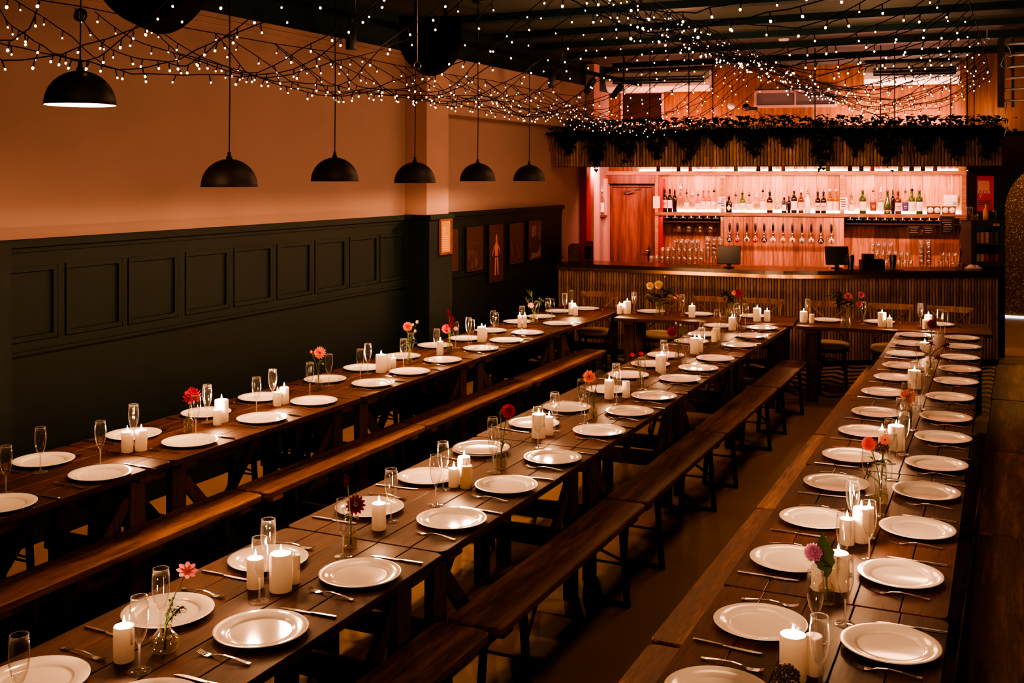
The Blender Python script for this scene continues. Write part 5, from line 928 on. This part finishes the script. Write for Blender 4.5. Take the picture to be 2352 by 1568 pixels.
# chalk boards by the right rack
for k, (s_, z, w, h) in enumerate(((4.24,1.50,.16,.12),(4.43,1.50,.16,.12),(4.66,1.57,.18,.26))):
    cb = B('chalk_board', 'small black framed board below the lower shelf, %s from the left' % ORD[k], 'board', s_, z, .02, 'small black boards'); mb = MB(); mb.box((0, 0, 0), (w, .012, h)); ob('frame', mb.mesh('frame', [M['brass']]), cb); mb = MB(); mb.box((0, -.008, 0), (w-.014, .004, h-.014)); ob('slate', mb.mesh('slate', [M['black']]), cb)
    mb = MB(); [mb.box((random.uniform(-.01,.01), -.0105, h*.3-k2*.03), (w*random.uniform(.4,.7), .001, .005)) for k2 in range(int(h/.04))]; ob('writing', mb.mesh('writing', [pm('chalk_%d' % k, (.35,.28,.2), .9)]), cb)

# ------------------------------------------------------------------ things on the bar counter
def tablet(loc, rz, lab):
    r = thing('till_tablet', lab, 'till', loc, rz, 'till tablets on the bar')
    m = MB(); m.prism([(-.14,-.105),(-.13,-.115),(.13,-.115),(.14,-.105),(.14,.105),(.13,.115),(-.13,.115),(-.14,.105)], -.009, .009, .003); ob('screen', m.mesh('screen', [M['blackscr']]), r, (0,0,.155), rot=(PI/2-.35, 0, 0))
    m = MB(); m.capends = (True, True); m.lathe([(.07,0),(.07,.008),(.02,.014)], 20); m.bar((0,0,.01),(0,.02,.10), .05, .02); ob('stand', m.mesh('stand', [M['black']]), r); return r
tablet((-3.23, 13.16, 1.12), .15, 'black till tablet on a stand, left one on the bar')
tablet((-2.02, 13.62, 1.12), .35, 'black till tablet on a stand, right one beside the steel tins')
for k, (x, y) in enumerate(((-1.86, 13.60), (-1.40, 13.84))):
    m = MB(); m.lathe([(1e-4,0),(.030,0),(.032,.004),(.045,.165),(.046,.17),(.043,.168),(.031,.008),(1e-4,.006)], 26)
    tag(ob('shaker_tin', clean(m.mesh('shaker_tin', [M['chrome']])), None, (x, y, 1.12)), 'steel cocktail shaker tin on the bar, %s one' % ('left','right')[k], 'shaker', 'shaker tins on the bar')
r = thing('bar_caddy', 'black bar caddy of napkins and straws between the steel tins', 'caddy', (-1.63, 13.74, 1.12), .45)
m = MB(); m.rbox((0, 0, .055), (.27, .13, .11), .004); ob('caddy_box', m.mesh('caddy_box', [M['black']]), r); m = MB(); m.rbox((-.04, .02, .145), (.13, .08, .07), .004); ob('napkin_block', m.mesh('napkin_block', [M['black']]), r); m = MB(); m.rbox((.08,.0,.115), (.09,.10,.012), .003); ob('tray_lip', m.mesh('tray_lip', [M['steel']]), r)
r = thing('bar_mat', 'flat black rubber mat under the tins on the bar', 'mat', (-1.66, 13.63, 1.12), .46); m = MB(); m.rbox((0,0,.003), (.78,.12,.006), .002); ob('mat_sheet', m.mesh('mat_sheet', [M['black']]), r, (0,-.06,0))
r = thing('menu_block', 'brown wooden menu block at the wall end of the bar', 'block', (-5.28, 13.22, 1.12), .1); m = MB(); m.prism([(-.075,0),(.075,0),(.075,.20),(.04,.235),(-.04,.235),(-.075,.20)], -.05, .05, .004); ob('board', m.mesh('board', [M['leg']]), r, (0,0,.001), rot=(PI/2,0,0))
r = thing('card_terminal', 'black card terminal on a brown stand by the menu block', 'terminal', (-5.10, 13.26, 1.12), .1); m = MB(); m.rbox((0,.01,.135), (.10,.06,.27), .005); ob('stand', m.mesh('stand', [M['leg']]), r); m = MB(); m.rbox((0,-.035,.13), (.085,.03,.16), .004); ob('keypad', m.mesh('keypad', [M['blackscr']]), r)
# drinks fridge with its contents, and clutter on top, at the right end
fr = thing('drinks_fridge', 'small black drinks fridge with glass door at the right end of the bar', 'fridge', (-.43, 14.58, 1.12), .46)
m = MB(); w, d, h, t = .42, .26, .58, .03
for c_, s_ in (((-w/2+t/2,0,h/2),(t,d,h)), ((w/2-t/2,0,h/2),(t,d,h)), ((0,0,h-t/2),(w,d,t)), ((0,0,t/2),(w,d,t)), ((0,d/2-.005,h/2),(w,.01,h))): m.box(c_, s_)
ob('cabinet', m.mesh('cabinet', [pm('fridge_grey', (.05,.055,.06), .4)]), fr)
m = MB(); m.box((0,0,.29), (w-.06,d-.03,.012)); ob('wire_shelf', m.mesh('wire_shelf', [M['grey']]), fr)
dm = MB()
for c_, s_ in (((-w/2+.025,0,h/2),(.05,.025,h-.01)), ((w/2-.025,0,h/2),(.05,.025,h-.01)), ((0,0,h-.04),(w-.1,.025,.075)), ((0,0,.04),(w-.1,.025,.075))): dm.box(c_, s_)
dd = ob('door', dm.mesh('door', [pm('fridge_frame', (.065,.075,.085), .35)]), fr, (0,-d/2-.013,0)); m = MB(); m.box((0,0,h/2), (w-.1,.004,h-.15)); ob('pane', m.mesh('pane', [M['glass']]), dd)
m = MB(); m.box((.10,-.0145,h-.055), (.075,.002,.028)); m2 = MB(); [m2.box((.075+.012*k,-.0162,h-.055), (.008,.001,.012)) for k in range(5)]; s1 = ob('sticker', m.mesh('sticker', [LB['white']]), dd); ob('sticker_print', m2.mesh('sticker_print', [M['ink']]), s1)
m = MB(); m.box((0,.02,h-.05), (.25,.02,.012)); ob('fridge_lamp', m.mesh('fridge_lamp', [emis('fridge_light', (.35,.6,1), 4)]), fr)
ca, sa = math.cos(.46), math.sin(.46)
for row_, z in enumerate((1.12+.031, 1.12+.297)):
    for k in range(6):
        lx, ly = -.15+.060*k, -.07; m = MB(); m.capends = (True, True); m.lathe([(.022,0),(.026,.006),(.026,.125),(.021,.135)], 16); cc = ['red','white','pink','red','brown','red','brown','orange','orange','yellow','brown','green'][row_*6+k]
        tag(ob('drink_can', m.mesh('drink_can', [LB[cc]]), None, (-.43+ca*lx-sa*ly, 14.58+sa*lx+ca*ly, z)), '%s drink can on the %s shelf of the fridge, %s from the left' % (cc, ('lower','upper')[row_], ORD[k]), 'can', 'cans in the drinks fridge')
ZF = 1.12+.58
for k, (lx, kind, lab) in enumerate(((-.16,'cup','stack of clear plastic cups on the fridge'),(-.09,'cup2','short clear cup on the fridge'),(.045,'juice','orange juice bottle on the fridge'),(.13,'jar','glass jar of skewers on the fridge'))):
    m = MB()
    if kind == 'juice': m.capends = (True, True); m.lathe([(.032,0),(.035,.01),(.035,.10),(.024,.135),(.014,.15),(.014,.19)], 18); mt = pm('juice', (.72,.30,.03), .3)
    elif kind == 'jar': m.lathe([(1e-4,.002),(.04,.002),(.042,.11),(.044,.12)], 20); mt = M['vaseglass']
    else: hh = .16 if kind == 'cup' else .07; m.lathe([(1e-4,.001),(.030,.001),(.042,hh),(.040,hh),(.029,.004)], 20); mt = M['vaseglass']
    tag(ob({'juice':'juice_bottle','jar':'glass_jar'}.get(kind, 'plastic_cup'), m.mesh(kind, [mt]), None, (-.43+ca*lx, 14.58+sa*lx, ZF)), lab, 'bottle' if kind == 'juice' else 'cup')
m = MB()
for k in range(40): a = random.uniform(0, 2*PI); leaf(m, Vector((random.uniform(-.02,.02), random.uniform(-.02,.02), random.uniform(.0,.1))), Vector((math.cos(a), math.sin(a), .7)), .05, .02, .2, n=3)
tag(ob('mint_bunch', m.mesh('mint_bunch', [M['leafd']]), None, (-.43+ca*.085, 14.58+sa*.085+.03, ZF)), 'dark sprig of herbs behind the juice on the fridge', 'plant')
r = thing('bar_cloth', 'crumpled grey cloth on a clipboard at the right end of the bar', 'cloth', (-.52, 14.22, 1.12), .46); m = MB(); m.rbox((0,0,.012), (.16,.10,.024), .006); m.ball((-.02,.0,.03), .05, 12, 6, 0, .5); m.ball((.04,.01,.028), .04, 12, 6, 0, .5); ob('cloth_fold', m.mesh('cloth_fold', [M['paper']]), r)
r = thing('tongs_jar', 'small jar of dark tongs in front of the fridge', 'jar', (-.68, 14.20, 1.12), 0); m = MB(); m.lathe([(1e-4,.002),(.035,.002),(.038,.09)], 18); ob('jar_body', m.mesh('jar_body', [M['vaseglass']]), r); m = MB(); m.bar((0,0,.01),(.05,.0,.22), .014, .006); m.bar((.005,.01,.01),(.02,.02,.24), .014, .006); ob('tongs', m.mesh('tongs', [M['black']]), r)
# poster by the arch
po = thing('red_poster', 'red poster with white lettering on the dark wall beside the arch', 'poster', (-.40, 14.765, 2.02), 0); m = MB(); m.box((0,0,0), (.19,.004,.44)); ob('poster_sheet', m.mesh('poster_sheet', [pm('poster_red', (.62,.035,.06), .5)]), po)
m = MB(); m.box((-.02,-.003,.10), (.13,.001,.12)); ob('poster_picture', m.mesh('poster_picture', [pm('poster_pink', (.82,.36,.34), .5)]), po)
def text(s_, size, loc, mat, parent, rot=(PI/2,0,0), name='lettering'):
    c_ = bpy.data.curves.new(name, 'FONT'); c_.body = s_; c_.size = size; c_.extrude = .0005; c_.align_x = 'CENTER'; c_.materials.append(mat)
    t_ = bpy.data.objects.new('tmp', c_); COL.objects.link(t_); me = bpy.data.meshes.new_from_object(t_.evaluated_get(bpy.context.evaluated_depsgraph_get())); bpy.data.objects.remove(t_); me.materials.clear(); me.materials.append(mat)
    return ob(name, me, parent, loc, rot=rot)
text('NDER', .055, (-.015,-.004,.0), LB['white'], po); text('Y', .055, (-.055,-.004,-.05), LB['white'], po)
m = MB(); [m.box((-.01,-.003,-.09-.022*k), (.14,.001,.008)) for k in range(3)]; ob('small_print', m.mesh('small_print', [M['ink']]), po)

# ------------------------------------------------------------------ posters on the panelling, menu frame
def flat(poly, mb, x, mat=0): mb.add([(x, y, z) for y, z in poly], [tuple(range(len(poly)))], mat)
PX = XW+.060
fig = pm('poster_orange', (.42,.13,.035), .6); lin = pm('poster_line', (.10,.05,.03), .6); mid = pm('poster_mid', (.085,.034,.014), .6, var=.8, bscale=9); lt = pm('poster_light', (.18,.10,.05), .6, var=.6, bscale=12)
def poster(y0, y1, z0, z1, lab):
    r = thing('wall_poster', lab, 'poster', (PX, (y0+y1)/2, (z0+z1)/2), 0, 'posters on the panelled wall'); m = MB(); m.box((0,0,0), (.006, y1-y0, z1-z0)); ob('poster_sheet', m.mesh('poster_sheet', [M['poster']]), r); return r
def outline(r, a, b, c_, d):
    m = MB(); t = .004
    for ya, yb, za, zb in ((a,b,c_,c_+t),(a,b,d-t,d),(a,a+t,c_,d),(b-t,b,c_,d)): m.box((.004,(ya+yb)/2,(za+zb)/2), (.002,yb-ya,zb-za))
    ob('border_line', m.mesh('border_line', [lin]), r)
r = poster(10.453,10.841,1.20,1.685,'dark brown poster with a framed murky picture, nearest the pilaster'); outline(r, -.165,.165,-.24,.06); m = MB()
for k in range(26): y, z = random.uniform(-.15,.15), random.uniform(-.22,-.02); flat([(y-.02,z-.02),(y+.02,z-.015),(y+.01,z+.03)], m, .0045+.00002*k)
ob('picture', m.mesh('picture', [mid]), r)
r = poster(11.004,11.367,1.03,1.685,'dark brown poster with one orange standing figure'); outline(r, -.155,.155,-.29,.25); m = MB(); X = .0048
flat([(-.018,.12),(-.022,.19),(0,.225),(.022,.19),(.018,.12)], m, X); flat([(-.04,-.03),(-.045,.10),(-.015,.125),(.015,.125),(.045,.10),(.04,-.03)], m, X)
flat([(-.045,.10),(-.10,.02),(-.115,-.03),(-.10,-.03),(-.08,.02),(-.04,.07)], m, X); flat([(.045,.10),(.095,.04),(.10,-.02),(.085,-.02),(.078,.03),(.04,.07)], m, X)
flat([(-.04,-.045),(-.005,-.045),(-.02,-.25),(-.05,-.25)], m, X); flat([(.005,-.045),(.04,-.045),(.055,-.25),(.028,-.25)], m, X); ob('figure', m.mesh('figure', [fig]), r)
r = poster(11.544,11.937,1.20,1.68,'dark brown poster with a dim brown portrait, third along the panels'); outline(r, -.16,.16,-.235,.10); m = MB()
for k in range(20): y, z = random.uniform(-.14,.14), random.uniform(-.2,.08); flat([(y-.025,z-.02),(y+.02,z-.025),(y+.02,z+.03),(y-.01,z+.02)], m, .0045+.00002*k)
ob('picture', m.mesh('picture', [mid]), r)
r = poster(12.09,12.474,1.21,1.688,'dark poster with a pale window-like picture, nearest the bar'); m = MB(); flat([(-.11,.04),(.03,.06),(.03,.18),(-.11,.17)], m, .0045); flat([(-.16,-.23),(.16,-.2),(.16,-.05),(.06,-.16),(-.1,-.15)], m, .0046); flat([(.11,.0),(.15,.0),(.15,.18),(.12,.18)], m, .0047); ob('picture', m.mesh('picture', [lt]), r)
r = poster(10.02,10.253,1.235,1.68,'narrow dark poster half hidden behind the pilaster'); outline(r, -.09,.10,-.22,.08)
mf = thing('framed_menu', 'framed orange menu sheet on the pilaster', 'frame', (XW+.285, 9.555, 1.638), 0); m = MB()
for ya, yb, za, zb in ((-.12,.12,.16,.18),(-.12,.12,-.18,-.16),(-.12,-.10,-.16,.16),(.10,.12,-.16,.16)): m.box((.008,(ya+yb)/2,(za+zb)/2), (.022,yb-ya,zb-za))
ob('frame', m.mesh('frame', [M['doorwood']]), mf); m = MB(); m.box((.004,0,0), (.008,.20,.32)); ob('menu_sheet', m.mesh('menu_sheet', [pm('menu_paper', (.36,.17,.065), .7)]), mf)
m = MB(); [m.box((.0085,-.03+(.02 if k > 3 else 0),.09-.022*k), (.001,.08 if k < 4 else .13,.008)) for k in range(11)]; ob('menu_text', m.mesh('menu_text', [pm('menu_ink', (.52,.34,.2), .8)]), mf)

# ------------------------------------------------------------------ upper back wall: air conditioners, frames, lamp, camera
def aircon(s0, s1, z0, z1, lab):
    s_ = (s0+s1)/2; w = s1-s0; h = z1-z0; r = B('air_conditioner', lab, 'air conditioner', s_, z0, .0, 'air conditioners above the bar'); m = MB()
    prof = [(.30,0),(.05,.0),(-.02,h*.22),(-.05,h*.5),(-.03,h*.9),(.02,h),(.30,h)]
    n = len(prof); m.add([(-w/2, y, z) for y, z in prof]+[(w/2, y, z) for y, z in prof], [(i, i+1, n+i+1, n+i) for i in range(n-1)]+[tuple(reversed(range(n))), tuple(range(n, 2*n))]); ob('casing', m.mesh('casing', [M['white']]), r)
    m = MB(); m.box((.03-.0, -.052, h*.52), (w*.86, .02, h*.34)); ob('air_slot', m.mesh('air_slot', [M['black']]), r); m = MB(); m.box((.03, -.066, h*.60), (w*.84, .006, .012)); m.box((.03, -.066, h*.44), (w*.84, .006, .012)); ob('louver', m.mesh('louver', [M['grey']]), r)
aircon(-.02, 1.50, 3.47, 3.76, 'long air conditioner high on the wall by the left corner')
aircon(3.60, 4.82, 3.50, 3.80, 'long air conditioner high on the wall over the right end')
def wframe(name, lab, s0, s1, z0, z1, t, mf_, mp, bars=0):
    r = B(name, lab, 'frame', (s0+s1)/2, (z0+z1)/2, -.36); w, h = s1-s0, z1-z0; m = MB()
    for c_, q in (((0,0,h/2-t/2),(w,.03,t)), ((0,0,-h/2+t/2),(w,.03,t)), ((-w/2+t/2,0,0),(t,.03,h-2*t)), ((w/2-t/2,0,0),(t,.03,h-2*t))): m.box(c_, q)
    for k in range(bars): m.box((-w/2+w*(k+1)/(bars+1),0,0), (.02,.03,h-2*t))
    ob('frame', m.mesh('frame', [mf_]), r); m = MB(); m.box((0,.008,0), (w-2*t,.01,h-2*t)); ob('panel', m.mesh('panel', [mp]), r)
wframe('wall_hatch', 'dark square wall hatch with pale frame below the left air conditioner', .16, .80, 3.0, 3.50, .035, M['pinkwall'], M['darkwall'])
wframe('wall_board', 'long pale framed grey board on the upper back wall', 2.10, 3.25, 3.22, 3.47, .035, M['pinkwall'], pm('grey_pane', (.16,.13,.15), .4), 1)
r = B('globe_lamp', 'small round white lamp on the upper back wall', 'lamp', 1.79, 3.25, -.20); m = MB(); m.ball((0,0,0), .055, 16, 9); ob('globe', m.mesh('globe', [pm('lamp_globe', (.80,.76,.72), .3)]), r); m = MB(); m.tube([(0,0,-.05),(.01,.0,-.2),(.01,.1,-.25)], .008, 6); ob('arm', m.mesh('arm', [M['grey']]), r)
r = B('stage_light', 'small dark stage spotlight beside the round white lamp', 'spotlight', 2.0, 3.22, -.14); m = MB(); m.capends = (True, True); m.lathe([(.05,0),(.055,.02),(.05,.12),(.03,.16)], 16, (0,0,0), 0, Matrix.Rotation(PI/2, 4, 'X') @ Matrix.Translation((0,0,-.08))); ob('lamp_body', m.mesh('lamp_body', [M['black']]), r); m = MB(); m.tube([(0,.05,0),(.12,.05,-.02),(.22,.05,-.12),(.25,.05,-.4)], .007, 6); m.box((.10,.02,-.02), (.12,.03,.04)); ob('bracket', m.mesh('bracket', [M['black']]), r)
# ladder truss and projector at the upper right
r = thing('ladder_truss', 'ladder-like metal truss with grey tubes hung at the upper right', 'truss', (-.17, 13.2, 3.05), 0)
m = MB(); m.box((-.03,.02,.38), (.07,.07,.86)); m.box((.09,.05,.38), (.03,.04,.86)); ob('post', m.mesh('post', [M['black']]), r)
for k in range(6): m = MB(); m.tube([(.0,0,.02+.125*k),(.75,0,.03+.125*k)], .013, 8); ob('rung', m.mesh('rung', [M['grey']]), r)
m = MB(); m.tube([(.02+.05*math.sin(a*.5), -.03, .62-.02*a+.02*math.cos(a)) for a in range(12)]+[(.04,-.03,.36),(.02,-.03,.42),(.05,-.03,.55)], .006, 6); m.tube([(.03,-.02,.0),(.01,-.02,-.12),(.035,-.02,-.25),(.0,-.02,-.38)], .006, 6); ob('looped_cable', m.mesh('looped_cable', [M['grey']]), r)
r = thing('projector', 'white projector body at the top right corner below the ceiling', 'projector', (.16, 12.5, 3.55), .1); m = MB(); m.rbox((.15,0,.12), (.36,.28,.24), .02); ob('casing', m.mesh('casing', [M['white']]), r); m = MB(); m.capends = (True, True); m.lathe([(.11,-.10),(.15,0)], 20, (.15,0,0)); ob('lens_hood', m.mesh('lens_hood', [M['black']]), r); m = MB(); m.tube([(.15,0,.24),(.15,0,.28)], .02, 8); ob('ceiling_mount', m.mesh('ceiling_mount', [M['black']]), r)

# ------------------------------------------------------------------ light
WARM = (1, .50, .22)
def barl(nm, s_, dd, z, pw, col, sx, sy, rx): 
    o = light(nm, 'AREA', bbo(s_, dd, z), pw, col, sx, None, sy); o.rotation_euler = Euler((rx, 0, BAR_ANG), 'XYZ'); return o
barl('canopy_strip_left', .5, .9, 2.33, 28, (1,.30,.24), 1.2, .05, .9)
barl('canopy_strip_right', 3.0, 1.0, 2.33, 72, (1,.40,.28), 3.6, .05, .9)
barl('shelf_uplight', 4.0, -.15, 2.62, 58, (1,.42,.33), 1.6, .05, PI)
barl('shelf_uplight_left', 1.0, -.1, 2.62, 26, (1,.30,.2), 1.6, .05, PI)
light('passage_light', 'POINT', (.75, 17.6, 3.2), 120, (1,.55,.22), .08)
barl('shelf_fill_upper', 2.85, -.01, 2.235, 22, (1,.46,.31), 3.9, .03, .75); barl('shelf_fill_lower', 1.25, .0, 1.66, 2.5, (1,.46,.31), .8, .03, .75); barl('shelf_fill_lower', 4.1, .0, 1.66, 3.5, (1,.46,.31), 1.4, .03, .75)  # extra area fills under the shelf fronts, added to brighten the panels behind
light('corner_uplight', 'POINT', (-.30, 14.3, 2.98), 9, (1,.45,.25), .04)
# soft warm glow of the hundreds of fairy bulbs
for k in range(5):
    light('swag_glow', 'POINT', (-1.3, 3.2+2.0*k, 3.0), 6+9*k, (1,.49,.25), .25); light('swag_glow', 'POINT', (-3.3, 3.2+2.0*k, 3.0), 5+7*k, (1,.49,.25), .25)
light('near_fill', 'POINT', (-1.2, -.6, 3.4), 85, (1,.49,.26), .15)  # added fill light behind the camera, no fixture modelled
sp_ = light('row_fill_spot', 'SPOT', (-.62, -1.5, 3.6), 640, (1,.51,.25), .06, None, None, math.radians(20), .7); sp_.rotation_euler = (Vector((-.55, 5.6, .76))-Vector((-.62, -1.5, 3.6))).to_track_quat('-Z', 'Y').to_euler()  # unseen spot added behind the camera to brighten the right-hand row's plates
w = bpy.data.worlds.new('World'); scene.world = w; w.use_nodes = True; w.node_tree.nodes['Background'].inputs['Color'].default_value = (.62, .75, .78, 1); w.node_tree.nodes['Background'].inputs['Strength'].default_value = .012

# ------------------------------------------------------------------ camera
cam = bpy.data.cameras.new('camera'); co = bpy.data.objects.new('camera', cam); COL.objects.link(co)
co.location = (0, 0, 2.24); co.rotation_euler = (PI/2, 0, math.radians(25.06))
cam.sensor_width = 36; cam.lens = 2500/2352*36; cam.shift_y = -(784-404)/2352; cam.clip_end = 60
scene.camera = co
cy = scene.cycles
cy.adaptive_threshold = .04; cy.use_denoising = True; cy.denoiser = 'OPENIMAGEDENOISE'; cy.max_bounces = 7; cy.diffuse_bounces = 3; cy.glossy_bounces = 3; cy.transmission_bounces = 4; cy.transparent_max_bounces = 24
cy.caustics_reflective = False; cy.caustics_refractive = False; cy.sample_clamp_indirect = 4.0; cy.use_light_tree = True
scene.view_settings.view_transform = 'AgX'; scene.view_settings.look = 'AgX - High Contrast'; scene.view_settings.exposure = 0.27
